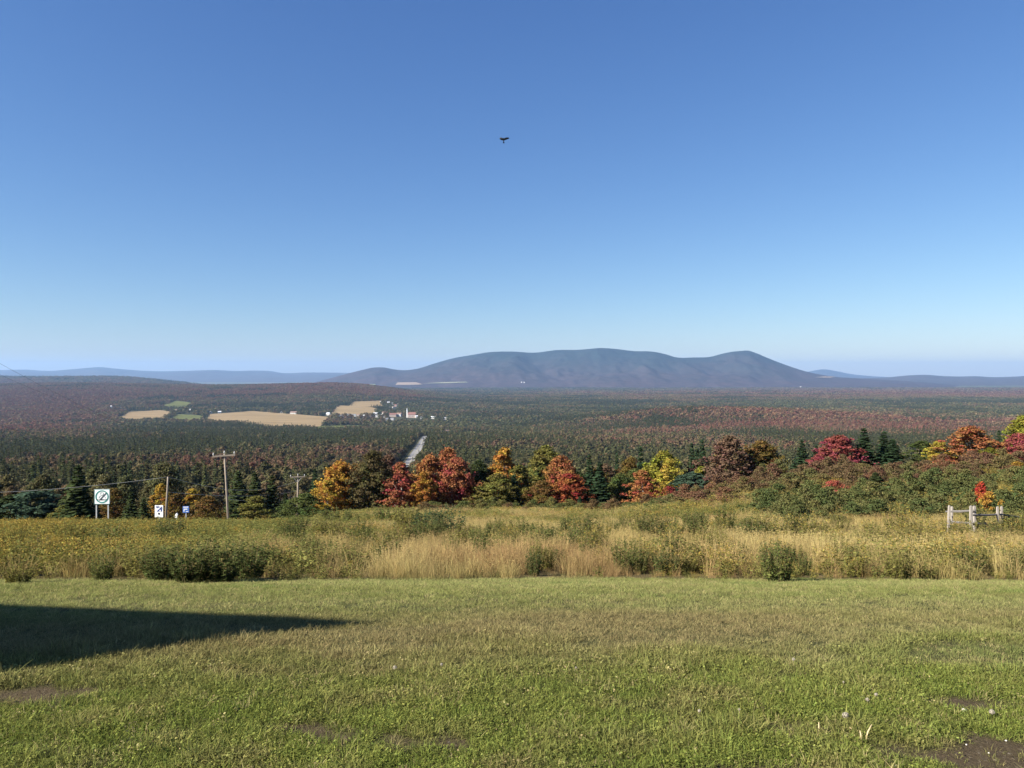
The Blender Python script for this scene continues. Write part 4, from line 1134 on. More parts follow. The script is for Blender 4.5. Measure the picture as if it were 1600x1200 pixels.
def meadow():
    rng = np.random.default_rng(31)
    Xs, Ys = [], []
    for d0, d1, dens in ((9.7, 13, 30), (13, 18, 20), (18, 26, 13), (26, 40, 8), (40, 62, 5), (62, 100, 2.6)):
        n = int((d1 - d0) * ((d1 + d0) * 0.78 + 5.0) * dens)
        y = np.sqrt(rng.uniform(d0 ** 2, d1 ** 2, n)); x = rng.uniform(-1, 1, n) * (0.78 * y + 2.5)
        Xs.append(x); Ys.append(y)
    x = np.concatenate(Xs); y = np.concatenate(Ys)
    r_, d, a = polar(x, y)
    k = (y > lawn_edge(x) + rng.exponential(0.06, len(x))) & (d < np.where(a > 1050, 100, np.where(a < 500, 64, 92)))
    rxx = road_x(y); k &= ~((y > 62) & (np.abs(x - rxx) < 8))
    x, y, d, a = x[k], y[k], d[k], a[k]; n = len(x)
    # how weedy the spot is: left side and far right rise are weeds, the middle is dry grass
    row = HZ + F * (EYE - H(x, y)) / d
    n1 = fbm(x / 2.6, y / 3.4, 3, 61); n2 = fbm(x / 7.0, y / 9.0, 2, 67)
    weedy = 0.10 + 1.0 * (1 - sstep(300, 520, a)) * sstep(10.3, 11.4, d) + 0.7 * sstep(30, 44, d) * (0.35 + 0.65 * sstep(950, 1250, a)) + 0.25 * sstep(22, 30, d)
    weedy = weedy - 0.22 * sstep(480, 620, a) * (1 - sstep(15, 22, d))
    weedy = weedy + 0.5 * (1 - sstep(430, 640, a)) * sstep(18, 30, d)
    weedy = np.clip(weedy + 0.06 + (n1 - 0.5) * 2.4 + (n2 - 0.5) * 1.2, 0, 1)
    u_ = rng.random(n)
    wd = u_ < weedy
    gold = rng.random(n) < np.clip(0.22 + 0.7 * (fbm(x / 4.0, y / 5.0, 2, 73) - 0.5) * 2 + 0.3 * (1 - sstep(60, 220, a)), 0.05, 0.9)
    low = rng.random(n) < np.clip(0.18 + 0.6 * (1 - sstep(0.1, 0.6, y - lawn_edge(x))), 0, 0.8)
    pick = np.where(wd, np.where(gold, rng.integers(7, 10, n), rng.integers(4, 7, n)), np.where(low, rng.integers(10, 12, n), rng.integers(0, 4, n)))
    tan = np.array([0.315, 0.238, 0.090]); pale = np.array([0.41, 0.328, 0.142]); rdsh = np.array([0.30, 0.17, 0.085])
    w1 = fbm(x / 1.6, y / 2.2, 2, 80)[:, None]; w2 = sstep(0.5, 0.75, fbm(x / 3.1, y / 4, 2, 84))[:, None] * 0.6
    dry = tan * (1 - w1) + pale * w1; dry = dry * (1 - w2) + rdsh * w2
    gr = np.array([0.125, 0.138, 0.040]) * (1 - w1) + np.array([0.20, 0.185, 0.055]) * w1
    gg = np.array([0.145, 0.145, 0.038]) * (1 - w1) + np.array([0.21, 0.175, 0.045]) * w1
    lowc = np.array([0.14, 0.145, 0.045]) * (1 - w1) + np.array([0.22, 0.19, 0.075]) * w1
    col = np.where((pick < 4)[:, None], dry, np.where((pick < 7)[:, None], gr, np.where((pick < 10)[:, None], gg, lowc)))
    far = sstep(38, 75, d)[:, None] * sstep(1050, 1250, a)[:, None] * sstep(0.42, 0.55, fbm(x / 6., y / 8., 2, 90))[:, None]
    col = col * (1 - far * 0.75) + np.array([0.125, 0.066, 0.034]) * far * 0.75
    col = col * rng.uniform(0.75, 1.25, (n, 1))
    sc = rng.uniform(0.6, 1.1, n) * (0.66 + 0.5 * n2)
    for (cx_, cd_, cw_) in CSPOT:
        sc = np.where((np.abs(x - cx_) < cw_ * 0.55) & (y < cd_ + 0.1) & (y > cd_ - 1.6), sc * 0.55, sc)
    sc = sc * (1 + 0.5 * sstep(34, 55, d))
    edge = sstep(0.0, 1.2, y - lawn_edge(x)); sc = sc * (0.5 + 0.5 * edge)
    wide = sc * lerp_tab([(10, 1.0), (20, 1.25), (40, 1.8), (100, 2.8)], d)
    pts = np.stack([x, y, H(x, y) - 0.02], -1)
    tl = rng.normal(0, 0.08, (n, 2))
    scatter('meadow_grass', pts, rng.uniform(0, 6.283, n), np.stack([wide, wide, sc], -1), pick, col, mk, 'tall dry meadow grass mixed with goldenrod and green weeds', 'grass', tl)

# shrubs and clumps that stand out of the meadow
CL = {}
for k in range(4):
    L, Pm, mb = herb(600 + k, 0.95, 46, 0.46, 0.066, 0.0, 30)
    CL['leafy', k] = (new_mesh('clump_foliage', L[0], L[1], (M_HERB,), {'rnd': ('FACE', 'FLOAT', L[2]), 'rnd2': ('FACE', 'FLOAT', L[3])}), None, mb.mesh('stem', M_STEM), 0.95, 1.1)
for k in range(3):
    L, Pm, mb = herb(620 + k, 0.95, 42, 0.46, 0.055, 0.06, 28)
    CL['gold', k] = (new_mesh('clump_foliage', L[0], L[1], (M_HERB,), {'rnd': ('FACE', 'FLOAT', L[2]), 'rnd2': ('FACE', 'FLOAT', L[3])}),
                     new_mesh('flower_head', Pm[0], Pm[1], (M_PLUME,), {'rnd': ('FACE', 'FLOAT', Pm[2]), 'rnd2': ('FACE', 'FLOAT', Pm[3])}), mb.mesh('stem', M_STEM), 0.95, 1.1)
def foot_d(px, row):
    """distance at which the meadow floor shows in that row"""
    dd = np.linspace(9, 95, 3000); x = gx(px, dd)
    rr = HZ + F * (EYE - H(x, dd)) / dd
    i = np.argmax(rr <= row)
    return float(dd[i]) if (rr <= row).any() else 90.0
_cc = [0]
def clump(kind, px, foot, top, wpx, colour, label, group=None):
    d = foot_d(px, foot); x = gx(px, d); zb = float(H(np.array([x]), np.array([d]))[0])
    h = (foot - top) / F * d; w = wpx / F * d
    ks = [k for k in CL if k[0] == kind]; fo, fl, stm, h0, w0 = CL[ks[_cc[0] % len(ks)]]; _cc[0] += 1
    e = empty('goldenrod_clump' if kind == 'gold' else 'leafy_clump', (x, d, zb - 0.02), (_cc[0] * 2.4) % 6.283, (w / w0, w / w0, h / h0))
    c = add('foliage', fo, e); c.color = (*colour, 1)
    if fl: add('flower_head', fl, e)
    add('stem', stm, e)
    tag(e, label, 'plant', group)
HG = (0.100, 0.118, 0.034); HD = (0.072, 0.088, 0.028); HO = (0.165, 0.155, 0.042); HB = (0.052, 0.082, 0.036)
CLUMPS = [
 ('leafy', 258, 908, 852, 80, HD, 'left part of the big dark leafy clump by the lawn'), ('leafy', 300, 911, 846, 84, HD, 'second plant from the left in the big dark clump by the lawn'), ('leafy', 345, 910, 842, 88, HD, 'tallest middle plant of the big dark clump by the lawn'),
 ('leafy', 388, 905, 846, 76, HD, 'right part of the big dark leafy clump by the lawn'), ('leafy', 415, 893, 850, 50, HG, 'small plant at the right end of the big dark clump'), ('gold', 220, 903, 856, 60, HO, 'yellowish clump at the left end of the big dark one'),
 ('leafy', 120, 888, 842, 70, HG, 'green weed clump in the left part of the meadow'), ('gold', 60, 884, 838, 80, HO, 'yellow flowering clump near the left edge'), ('gold', 25, 870, 826, 70, HO, 'yellow flowering clump at the left edge'), ('leafy', 170, 862, 822, 64, HG, 'green clump above the yellowish one at the left'),
 ('gold', 110, 855, 815, 80, HO, 'goldenrod patch below the green ringed sign'), ('leafy', 265, 848, 812, 60, HD, 'dark weeds below the arrow sign'),
 ('leafy', 505, 884, 846, 44, HG, 'small grey green clump in dry grass right of the big dark clump'), ('leafy', 560, 856, 812, 46, HG, 'green clump left of the dark round bush'), ('leafy', 610, 868, 826, 60, HO, 'olive weeds below the dark round bush'),
 ('leafy', 665, 838, 796, 56, HB, 'left half of the dark green bush below the red maples'), ('leafy', 700, 840, 792, 62, HB, 'right half of the dark green bush below the red maples'), ('leafy', 655, 850, 815, 44, HG, 'low green weeds at the foot of the dark green bush'),
 ('leafy', 780, 838, 812, 46, HO, 'pale olive clump right of the dark green bush'), ('leafy', 840, 893, 842, 34, HO, 'thin upright weed in the dry grass left of centre'), ('gold', 905, 866, 822, 62, HG, 'goldenrod bush in the middle of the dry grass'), ('leafy', 920, 848, 806, 56, HD, 'dark green bush behind the middle goldenrod'),
 ('gold', 938, 862, 826, 50, HO, 'yellow right side of the middle goldenrod'), ('leafy', 865, 852, 824, 40, HD, 'dark low weeds left of the middle goldenrod'), ('leafy', 976, 897, 842, 44, HG, 'round weed clump right of the middle goldenrod'), ('gold', 1050, 884, 824, 56, HG, 'tall goldenrod bush right of the round weed clump'),
 ('leafy', 1040, 898, 858, 48, HD, 'dark weeds at the foot of the tall goldenrod bush'), ('gold', 1120, 842, 814, 44, HO, 'bright yellow goldenrod far back right of centre'), ('leafy', 1215, 910, 846, 64, HG, 'rounded green bush at the lawn edge right of centre'), ('leafy', 1243, 892, 850, 40, HO, 'dry grey plant at the right of the rounded bush'),
 ('gold', 1225, 856, 812, 80, HO, 'goldenrod mass above the rounded bush'), ('gold', 1265, 850, 808, 60, HO, 'brownish goldenrod right of that mass'), ('leafy', 1185, 836, 806, 60, HO, 'yellow green weeds left of the green thicket'), ('leafy', 1315, 886, 842, 44, HO, 'thin weeds between the rounded bush and the fence'),
 ('leafy', 1405, 906, 858, 56, HO, 'green weeds at the lawn edge below the fence'), ('gold', 1430, 868, 810, 66, HO, 'goldenrod left of the rail fence'), ('gold', 1510, 900, 846, 66, HG, 'round goldenrod bush at the lawn edge under the fence'), ('gold', 1590, 900, 850, 50, HG, 'goldenrod bush at the right edge by the lawn'),
 ('leafy', 1555, 868, 832, 48, HO, 'weeds right of the round goldenrod bush'), ('gold', 1480, 848, 818, 60, HO, 'goldenrod in front of the first fence post'), ('leafy', 30, 912, 880, 50, HO, 'low weeds at the lawn edge on the far left'), ('leafy', 160, 908, 866, 44, HG, 'low weeds left of the big dark clump'),
 ('leafy', 330, 826, 797, 70, HG, 'green weeds hiding the foot of the small blue sign'), ('leafy', 400, 828, 800, 70, HD, 'green weeds between the two power poles'), ('leafy', 460, 838, 808, 60, HG, 'weeds in front of the second power pole'), ('leafy', 530, 826, 796, 70, HG, 'weeds below the golden maple'),
 ('leafy', 600, 824, 794, 66, HG, 'weeds below the bright red maple'), ('gold', 1360, 852, 818, 56, HO, 'brown goldenrod under the green thicket'), ('gold', 1496, 848, 814, 44, HO, 'goldenrod at the foot of the first fence bay'), ('leafy', 1532, 850, 815, 48, HO, 'weeds at the foot of the middle fence posts'), ('gold', 1572, 850, 817, 54, HO, 'goldenrod at the foot of the last fence posts'),
 ('leafy', 1085, 826, 800, 50, HG, 'weeds below the bluish pine'),
]
SMALL = []
rw = random.Random(41)
for i in range(84):
    px = 440 + 1200 * (i + rw.random()) / 84; foot = rw.uniform(830, 900); hgt = rw.uniform(24, 50); kd = rw.choice(['leafy', 'gold', 'leafy'])
    SMALL.append((kd, px, foot, foot - hgt, hgt * rw.uniform(0.75, 1.25), rw.choice([HG, HD, HG, HO]), 'small goldenrod tuft scattered in the dry grass' if kd == 'gold' else 'small leafy weed tuft scattered in the dry grass'))
CLUMPS = [c + ('weed clumps standing out of the meadow',) for c in CLUMPS] + [c + ('small ' + ('goldenrod' if c[0] == 'gold' else 'leafy') + ' tufts in the dry grass',) for c in SMALL]
CSPOT = []
for kind, px, foot, top, wpx, c, lb, gr_ in CLUMPS:
    cd_ = foot_d(px, foot); CSPOT.append((gx(px, cd_), cd_, wpx / F * cd_))
meadow()
for kind, px, foot, top, wpx, c, lb, gr_ in CLUMPS:
    clump(kind, px, foot, top - 5, wpx, c, lb, gr_)

# thicket on the rise at the right
rs = random.Random(5)
def bush(px, d, hpx, wpx, colour, label, group):
    x = gx(px, d); zb = float(H(np.array([x]), np.array([d]))[0]); row = HZ + F * (EYE - zb) / d
    tree('shrub', px, row - hpx, wpx, d, colour, label, 0.0, group, 'shrub')
for i in range(76):
    px = 1030 + 610 * (i + rs.random()) / 76; d = rs.uniform(52, 76)
    c = rs.choice([(0.135, 0.080, 0.048), (0.160, 0.090, 0.050), (0.125, 0.088, 0.046), (0.145, 0.118, 0.048), (0.12, 0.118, 0.045)])
    bush(px, d, rs.uniform(20, 36), rs.uniform(26, 44), c, 'brownish shrub of the thicket below the trees on the rise', 'brownish shrubs on the rise')
for i in range(64):
    px = 1190 + 450 * (i + rs.random()) / 64; d = rs.uniform(31, 46) if i < 26 else rs.uniform(32, 56)
    c = rs.choice([(0.100, 0.112, 0.040), (0.118, 0.120, 0.044), (0.082, 0.100, 0.036), (0.135, 0.128, 0.046)])
    bush(px, d, rs.uniform(26, 46), rs.uniform(30, 50), c, 'green shrub of the thicket left of and behind the rail fence', 'green shrubs by the rail fence')
for i in range(52):
    px = 660 + 560 * (i + rs.random()) / 52; d = rs.uniform(58, 86)
    c = rs.choice([(0.105, 0.112, 0.038), (0.135, 0.125, 0.042), (0.085, 0.10, 0.034), (0.14, 0.095, 0.046)])
    bush(px, d, rs.uniform(12, 28), rs.uniform(20, 38), c, 'low bush at the foot of the autumn tree line', 'low bushes below the tree line')
for i in range(22):
    px = -20 + 540 * (i + rs.random()) / 22; d = rs.uniform(50, 60)
    bush(px, d, rs.uniform(10, 20), rs.uniform(34, 56), rs.choice([(0.075, 0.085, 0.026), (0.06, 0.078, 0.024), (0.10, 0.10, 0.03)]), 'low green bush on the brow at the left below the signs', 'low bushes on the left brow')
tree('shrub', 1303, 752, 44, 50, (0.30, 0.085, 0.055), 'salmon red bush in the thicket on the rise', 0, None, 'shrub')
tree('shrub', 1533, 756, 32, 36, (0.33, 0.062, 0.03), 'bright red bush just behind the rail fence', 0, None, 'shrub')
tree('shrub', 1545, 770, 30, 35, (0.33, 0.19, 0.04), 'orange yellow bush below the bright red one by the fence', 0, None, 'shrub')
tree('spruce', 1368, 738, 40, 52, DGREEN, 'young spruce half hidden in the brownish thicket', 0, None, 'tree')

# ------------------------------------------------------------------ lawn
lk = []
rg = np.random.default_rng(21)
for k in range(4):   # 0-3 mown grass
    lk.append(merge_geo([(*blades(26, 0.027, 0.0026, 0.05, 1.05, rg, 0.5, 0.4), 0)], (M_GRASS_I,)))
for k in range(4):   # 4-7 clover and broad leaves
    n = 16; an = rg.uniform(0, 6.283, n); rb = 0.045 * np.sqrt(rg.random(n))
    cen = np.stack([np.cos(an) * rb, np.sin(an) * rb, rg.uniform(0.010, 0.028, n)], -1)
    v, f = leaf_cards(cen, unit(rg.normal(size=(n, 3)) * 0.45 + np.array([0, 0, 1])), rg.uniform(0.003, 0.007, n), 0.7, rg)
    b = blades(14, 0.027, 0.0028, 0.045, 0.9, rg, 0.5)
    lk.append(merge_geo([(v, f, rg.random(n), rg.random(n), 0), (*b, 0)], (M_GRASS_I,)))
for k in range(2):   # 8-9 longer tufts
    lk.append(merge_geo([(*blades(30, 0.050, 0.0034, 0.05, 0.95, rg, 0.5, 0.4), 0)], (M_GRASS_I,)))
for k in range(3):   # 10-12 flat leafy rosettes
    n = 11; an = np.arange(n) * 2.4 + rg.uniform(0, 0.5, n); L = rg.uniform(0.007, 0.015, n); up = rg.uniform(0.05, 0.5, n)
    dv = np.stack([np.cos(an), np.sin(an), up], -1); cen = dv * L[:, None] * 0.95 + np.array([0, 0, 0.012])
    nr = unit(np.stack([-np.cos(an) * up, -np.sin(an) * up, np.ones(n)], -1) + rg.normal(size=(n, 3)) * 0.2)
    v, f = leaf_cards(cen, nr, L, 0.3, rg, np.stack([-np.sin(an), np.cos(an), np.zeros(n)], -1))
    lk.append(merge_geo([(v, f, rg.random(n), rg.random(n), 0)], (M_GRASS_I,)))
def lawn():
    rng = np.random.default_rng(77)
    Xs, Ys = [], []
    for d0, d1, dens in ((1.7, 4.2, 1900), (4.2, 6.0, 1200), (6.0, 10.6, 700)):
        wmax = 0.80 * d1 + 2.8
        n = int((d1 - d0) * 2 * wmax * dens)
        y = rng.uniform(d0, d1, n); x_ = rng.uniform(-wmax, wmax, n)
        k = np.abs(x_) < 0.80 * y + 2.8; Ys.append(y[k]); Xs.append(x_[k])
    x = np.concatenate(Xs); y = np.concatenate(Ys)
    s = soil_patch(x, y); thin = fbm(x / 0.35, y / 0.22, 3, 95)
    k = (rng.random(len(x)) > np.maximum(s * 0.97, 2.2 * np.clip(thin - 0.57, 0, 0.3) * (y < 5))) & (y < lawn_edge(x) + 0.08)
    x, y, s = x[k], y[k], s[k]; n = len(x)
    _, d, a = polar(x, y)
    n1 = fbm(x / 0.9, y / 0.5, 3, 101); n2 = fbm(x / 0.22, y / 0.18, 2, 105); n3 = fbm(x / 2.6, y / 0.7, 2, 109)
    lush = np.clip(1 - sstep(4.3, 5.3, y + (n1 - 0.5) * 2.2), 0, 1)
    brown = np.exp(-((y - 5.25 - 0.1 * x) / 0.75) ** 2) * (1 - 0.55 * sstep(0.8, 3, x)) * (0.45 + 1.1 * n1)
    n4 = fbm(x / 0.5, y / 0.16, 3, 137)
    brown = np.clip(np.maximum(brown * 1.15, 1.6 * (n2 - 0.56) * lush) + 0.6 * s + 1.5 * np.clip(n4 - 0.56, 0, 1), 0, 1)
    cl = rng.random(n) < 0.08 + 0.38 * lush * (1 - brown)
    pick = np.where(cl, rng.integers(4, 8, n), rng.integers(0, 4, n))
    tuft = (rng.random(n) < 0.008 + 0.08 * sstep(0.62, 0.75, n1) * lush); pick = np.where(tuft, rng.integers(8, 10, n), pick)
    ros = rng.random(n) < (0.004 + 0.045 * sstep(0.5, 0.68, fbm(x / 0.55, y / 0.3, 2, 131))) * lush * (0.35 + 0.65 * sstep(700, 1100, a)) * (y < 4.4)
    pick = np.where(ros, rng.integers(10, 13, n), pick)
    green = np.array([0.150, 0.192, 0.038]); yel = np.array([0.275, 0.262, 0.082]); brn = np.array([0.255, 0.195, 0.098]); far = np.array([0.245, 0.255, 0.088]); strw = np.array([0.34, 0.29, 0.13])
    w = np.clip((n3 - 0.3) * 2.2, 0, 1)[:, None]
    farc = far * (1 - w) + np.array([0.200, 0.212, 0.066]) * w
    dg = sstep(0.62, 0.8, fbm(x / 1.3, y / 0.5, 2, 117))[:, None]
    farc = farc * (1 - dg * 0.5) + np.array([0.12, 0.18, 0.045]) * dg * 0.5
    near = green * (1 - 0.55 * n2[:, None]) + yel * 0.55 * n2[:, None]
    c = near * lush[:, None] + farc * (1 - lush[:, None])
    c = c * (1 - 0.75 * brown[:, None]) + brn * 0.75 * brown[:, None]
    st = (rng.random(n) < 0.05 + 0.10 * (1 - lush))[:, None]
    c = np.where(st, strw, c) * rng.uniform(0.72, 1.28, (n, 1))
    sc = rng.uniform(0.7, 1.25, n) * (0.75 + 0.5 * n2) * np.where(s > 0.2, 0.7, 1) * np.where(lush > 0.5, 1.05, 0.68)
    wd = sc * lerp_tab([(3, 1.0), (5, 1.15), (10, 1.5)], d)
    scatter('lawn_grass', np.stack([x, y, H(x, y) - 0.004], -1), rng.uniform(0, 6.283, n), np.stack([wd, wd, sc], -1), pick, c, lk, 'mown green lawn with clover and brownish dry patches', 'grass', rng.normal(0, 0.12, (n, 2)))
lawn()

# ------------------------------------------------------------------ roadside signs
M_SIGNW = plain('sign_white', (0.80, 0.81, 0.80), 0.45, 0.03, 3, 0)
M_TEAL = plain('sign_teal', (0.03, 0.22, 0.19), 0.5, 0.05, 3, 0)
M_NAVY = plain('sign_navy', (0.03, 0.05, 0.20), 0.5, 0.05, 3, 0)
M_BLUE = plain('sign_blue', (0.07, 0.17, 0.50), 0.5, 0.05, 3, 0)
M_BLACK = plain('sign_black', (0.02, 0.025, 0.03), 0.5, 0.05, 3, 0)
M_GALV = plain('galvanised_post', (0.42, 0.43, 0.42), 0.5, 0.1, 6, 0)
M_GREYLINE = plain('sign_grey', (0.42, 0.46, 0.44), 0.5, 0.05, 3, 0)
def disc(r, n=28, cx=0, cz=0): return [(cx + r * math.cos(2 * math.pi * i / n), cz + r * math.sin(2 * math.pi * i / n)) for i in range(n)]
def ring_slab(mb, r0, r1, y0, y1, cx=0, cz=0, n=32, a0=0, a1=2 * math.pi):
    for i in range(n):
        p, q = a0 + (a1 - a0) * i / n, a0 + (a1 - a0) * (i + 1) / n
        mb.slab([(cx + r0 * math.cos(p), cz + r0 * math.sin(p)), (cx + r1 * math.cos(p), cz + r1 * math.sin(p)), (cx + r1 * math.cos(q), cz + r1 * math.sin(q)), (cx + r0 * math.cos(q), cz + r0 * math.sin(q))], y0, y1)
    return mb
def gz(x, y): return float(H(np.array([x]), np.array([y]))[0])
def stand(px, row, d):
    p = P(px, row, d); return p[0], d, gz(p[0], d), p[2]
# big ringed sign: the panel spans 24 by 24 pixels, centred at 159.5, 776
d = 50.0; k = d / F
x, y, z0, zc = stand(159.5, 776, d)
e = tag(empty('road_sign', (x, y, z0), 0.06), 'large square white sign with green ring on two posts', 'sign')
hc = zc - z0; S = 23.5 * k
pn = add('panel', MB().box((0, 0, hc), (S, 0.03, S * 0.99)).mesh('panel', M_SIGNW), e)
mb = MB()
for q in ((0, 0, S, 0.03 * S, 1), ): 
    for sgn in (-1, 1):
        mb.box((0, -0.018, hc + sgn * S * 0.485), (S * 0.99, 0.006, S * 0.018)); mb.box((sgn * S * 0.485, -0.018, hc), (S * 0.018, 0.006, S * 0.95))
add('border', mb.mesh('border', M_TEAL), pn)
add('ring', ring_slab(MB(), 0.355 * S, 0.425 * S, -0.026, -0.016, 0, hc).mesh('ring', M_TEAL), pn)
mb = MB(); M45 = Matrix.Rotation(math.radians(-47), 4, 'Y')
mb.box((0.09 * S, -0.026, hc + 0.04 * S), (0.56 * S, 0.008, 0.055 * S), M45)
mb.box((0, -0.026, hc - 0.20 * S), (0.30 * S, 0.008, 0.055 * S))
for sgn in (-1, 1): mb.slab([(sgn * 0.20 * S, -0.20 * S), (sgn * 0.36 * S, -0.14 * S), (sgn * 0.33 * S, -0.23 * S)][::sgn], -0.030, -0.022, (0, 0, hc))
add('symbol', mb.mesh('symbol', M_BLACK), pn)
mb = ring_slab(MB(), 0.085 * S, 0.105 * S, -0.030, -0.022, -0.01 * S, hc + 0.20 * S, 20)
ring_slab(mb, 0.205 * S, 0.225 * S, -0.030, -0.022, 0.0, hc - 0.13 * S, 18, 0.15, math.pi - 0.15)
for sgn in (-1, 1): mb.box((sgn * 0.19 * S, -0.026, hc - 0.22 * S), (0.018 * S, 0.007, 0.14 * S))
add('outline', mb.mesh('outline', M_GREYLINE), pn)
for sgn, ln in ((-1, 0.02), (1, 0.0)):
    add('post', MB().box((sgn * 0.38 * S, 0.04, hc / 2 - 0.2), (0.07, 0.05, hc + 0.5)).mesh('post', M_GALV), e)
# white and navy sign, 13 by 18.5 pixels at 248.5, 798.5
d = 47.0; k = d / F
x, y, z0, zc = stand(248.5, 798.8, d); hc = zc - z0; W, Hh = 13 * k, 18.6 * k
e = tag(empty('road_sign', (x, y, z0), -0.04), 'upright white sign with dark blue wedge and black dot', 'sign')
pn = add('panel', MB().box((0, 0, hc), (W, 0.03, Hh)).mesh('panel', M_SIGNW), e)
mb = MB(); mb.slab([(-0.30 * W, -0.02 * Hh), (0.36 * W, -0.02 * Hh), (0.36 * W, 0.42 * Hh)], -0.026, -0.016, (0, 0, hc))
ring_slab(mb, 0.06 * W, 0.11 * W, -0.026, -0.016, -0.26 * W, hc + 0.36 * Hh, 14); ring_slab(mb, 0.06 * W, 0.11 * W, -0.026, -0.016, -0.06 * W, hc + 0.36 * Hh, 14); mb.box((-0.18 * W, -0.021, hc + 0.28 * Hh), (0.2 * W, 0.008, 0.03 * Hh))
add('symbol', mb.mesh('symbol', M_NAVY), pn)
add('tent_mark', MB().slab([(0.04 * W, -0.0 * Hh), (0.28 * W, -0.0 * Hh), (0.16 * W, 0.16 * Hh)], -0.032, -0.027, (0, 0, hc)).mesh('tent_mark', M_SIGNW), pn)
add('dot', MB().slab(disc(0.13 * W), -0.026, -0.016, (0.0, 0, hc - 0.20 * Hh)).mesh('dot', M_BLACK), pn)
mb = MB()
for q in range(5): mb.box(((q - 2) * 0.115 * W, -0.02, hc - 0.40 * Hh + (q % 2) * 0.006), (0.075 * W, 0.006, 0.045 * Hh))
add('lettering', mb.mesh('lettering', M_GREYLINE), pn)
add('post', MB().box((0, 0.04, hc / 2 - 0.3), (0.07, 0.05, hc + 0.4)).mesh('post', M_GALV), e)
# small blue sign at 290.5, 796
d = 58.0; k = d / F
x, y, z0, zc = stand(290.5, 796, d); hc = zc - z0; W, Hh = 9.4 * k, 10 * k
e = tag(empty('road_sign', (x, y, z0), 0.1), 'small blue and white sign right of the stub pole', 'sign')
pn = add('panel', MB().box((0, 0, hc), (W, 0.03, Hh)).mesh('panel', M_BLUE), e)
mb = MB().box((0.0, -0.02, hc + 0.36 * Hh), (0.8 * W, 0.01, 0.14 * Hh)); mb.box((-0.05 * W, -0.02, hc + 0.05 * Hh), (0.6 * W, 0.01, 0.16 * Hh)); mb.box((0.2 * W, -0.02, hc - 0.32 * Hh), (0.4 * W, 0.01, 0.1 * Hh)); mb.box((-0.28 * W, -0.02, hc - 0.2 * Hh), (0.16 * W, 0.01, 0.26 * Hh))
add('symbol', mb.mesh('symbol', M_SIGNW), pn)
add('post', MB().box((0, 0.04, hc / 2 - 0.3), (0.06, 0.05, hc + 0.4)).mesh('post', M_GALV), e)
# back of a white marker seen edge-on at 275, 805
d = 54.0; k = d / F
x, y, z0, zc = stand(275.5, 805, d); hc = zc - z0
e = tag(empty('marker_sign', (x, y, z0), 0.0), 'small white rounded marker between stub pole and blue sign', 'sign')
add('panel', MB().slab([(-2.2 * k, -3.5 * k), (2 * k, -3.8 * k), (2.4 * k, 1.5 * k), (1.2 * k, 3.8 * k), (-0.2 * k, 2.8 * k), (-1.8 * k, 0.2 * k)], -0.05, 0.05, (0, 0, hc)).mesh('panel', M_SIGNW), e)
add('post', MB().box((0, 0.08, hc / 2 - 0.3), (0.06, 0.05, hc + 0.3)).mesh('post', M_GALV), e)

# ------------------------------------------------------------------ power poles and wires
M_POLE = plain('weathered_pole', (0.25, 0.21, 0.165), 0.85, 0.3, 5, 0.3, 0.1, (3, 3, 0.5))
M_PORC = plain('insulator', (0.5, 0.5, 0.48), 0.3, 0.05, 3, 0)
M_WIRE = plain('bare_wire', (0.42, 0.42, 0.40), 0.4, 0.05, 3, 0)
M_CABLE = plain('dark_cable', (0.03, 0.03, 0.03), 0.6, 0.05, 3, 0)
def pole(px_top, top, px_bot, d, arm, r, label, arm_tilt=0.0, arm_rot=0.0):
    pt = P(px_top, top, d); pb = P(px_bot, top, d); z0 = gz(pb[0], d)
    e = tag(empty('utility_pole', (pb[0], d, z0)), label, 'pole', 'power poles beside the road' if arm else None)
    dx = pt[0] - pb[0]; hh = pt[2] - z0
    add('shaft', MB().tube([(0, 0, -0.6), (dx * 0.5, 0, hh * 0.5), (dx, 0, hh)], [r * 1.25, r * 1.1, r * 0.85], 9).mesh('shaft', M_POLE, True), e)
    tips = [(pb[0] + dx, d, z0 + hh)]
    if arm:
        Mr = Matrix.Rotation(arm_rot, 4, 'Z') @ Matrix.Rotation(-arm_tilt, 4, 'Y')
        c = Vector((dx, -r * 1.2, hh - 0.18))
        ar = add('crossarm', MB().box(c, (arm, 0.12, 0.14), Mr).mesh('crossarm', M_POLE), e)
        for s in (-0.46, -0.02, 0.46):
            q = c + (Mr @ Vector((s * arm, 0, 0.07)))
            if s == -0.02: q = Vector((dx, 0, hh))
            add('insulator', MB().tube([q, q + Vector((0, 0, 0.12)), q + Vector((0, 0, 0.2)), q + Vector((0, 0, 0.3))], [0.03, 0.07, 0.055, 0.02], 8).mesh('insulator', M_PORC, True), ar)
            tips.append((pb[0] + q.x, d + q.y, z0 + q.z + 0.28))
        for s in ((-1, 1) if d > 100 else ()):
            add('brace', MB().tube([c + (Mr @ Vector((s * arm * 0.3, 0, -0.05))), c + Vector((0, 0, -0.75))], 0.022, 5).mesh('brace', M_GALV), ar)
    return tips
tA = pole(262.5, 745, 258, 58, 0, 0.075, 'thin pale leaning stub pole beside the arrow sign')
tB = pole(350.5, 709, 358, 76, 2.15, 0.092, 'tall leaning power pole with T-shaped crossarm left of the tree line', 0.06, 0.15)
tC = pole(465.5, 743, 464.5, 112, 2.1, 0.125, 'second power pole with crossarm left of the golden maple', 0.02, 0.2)
tD = pole(496, 765.5, 495.5, 150, 2.3, 0.15, 'farthest power pole just left of the golden maple', 0.02, 0.25)
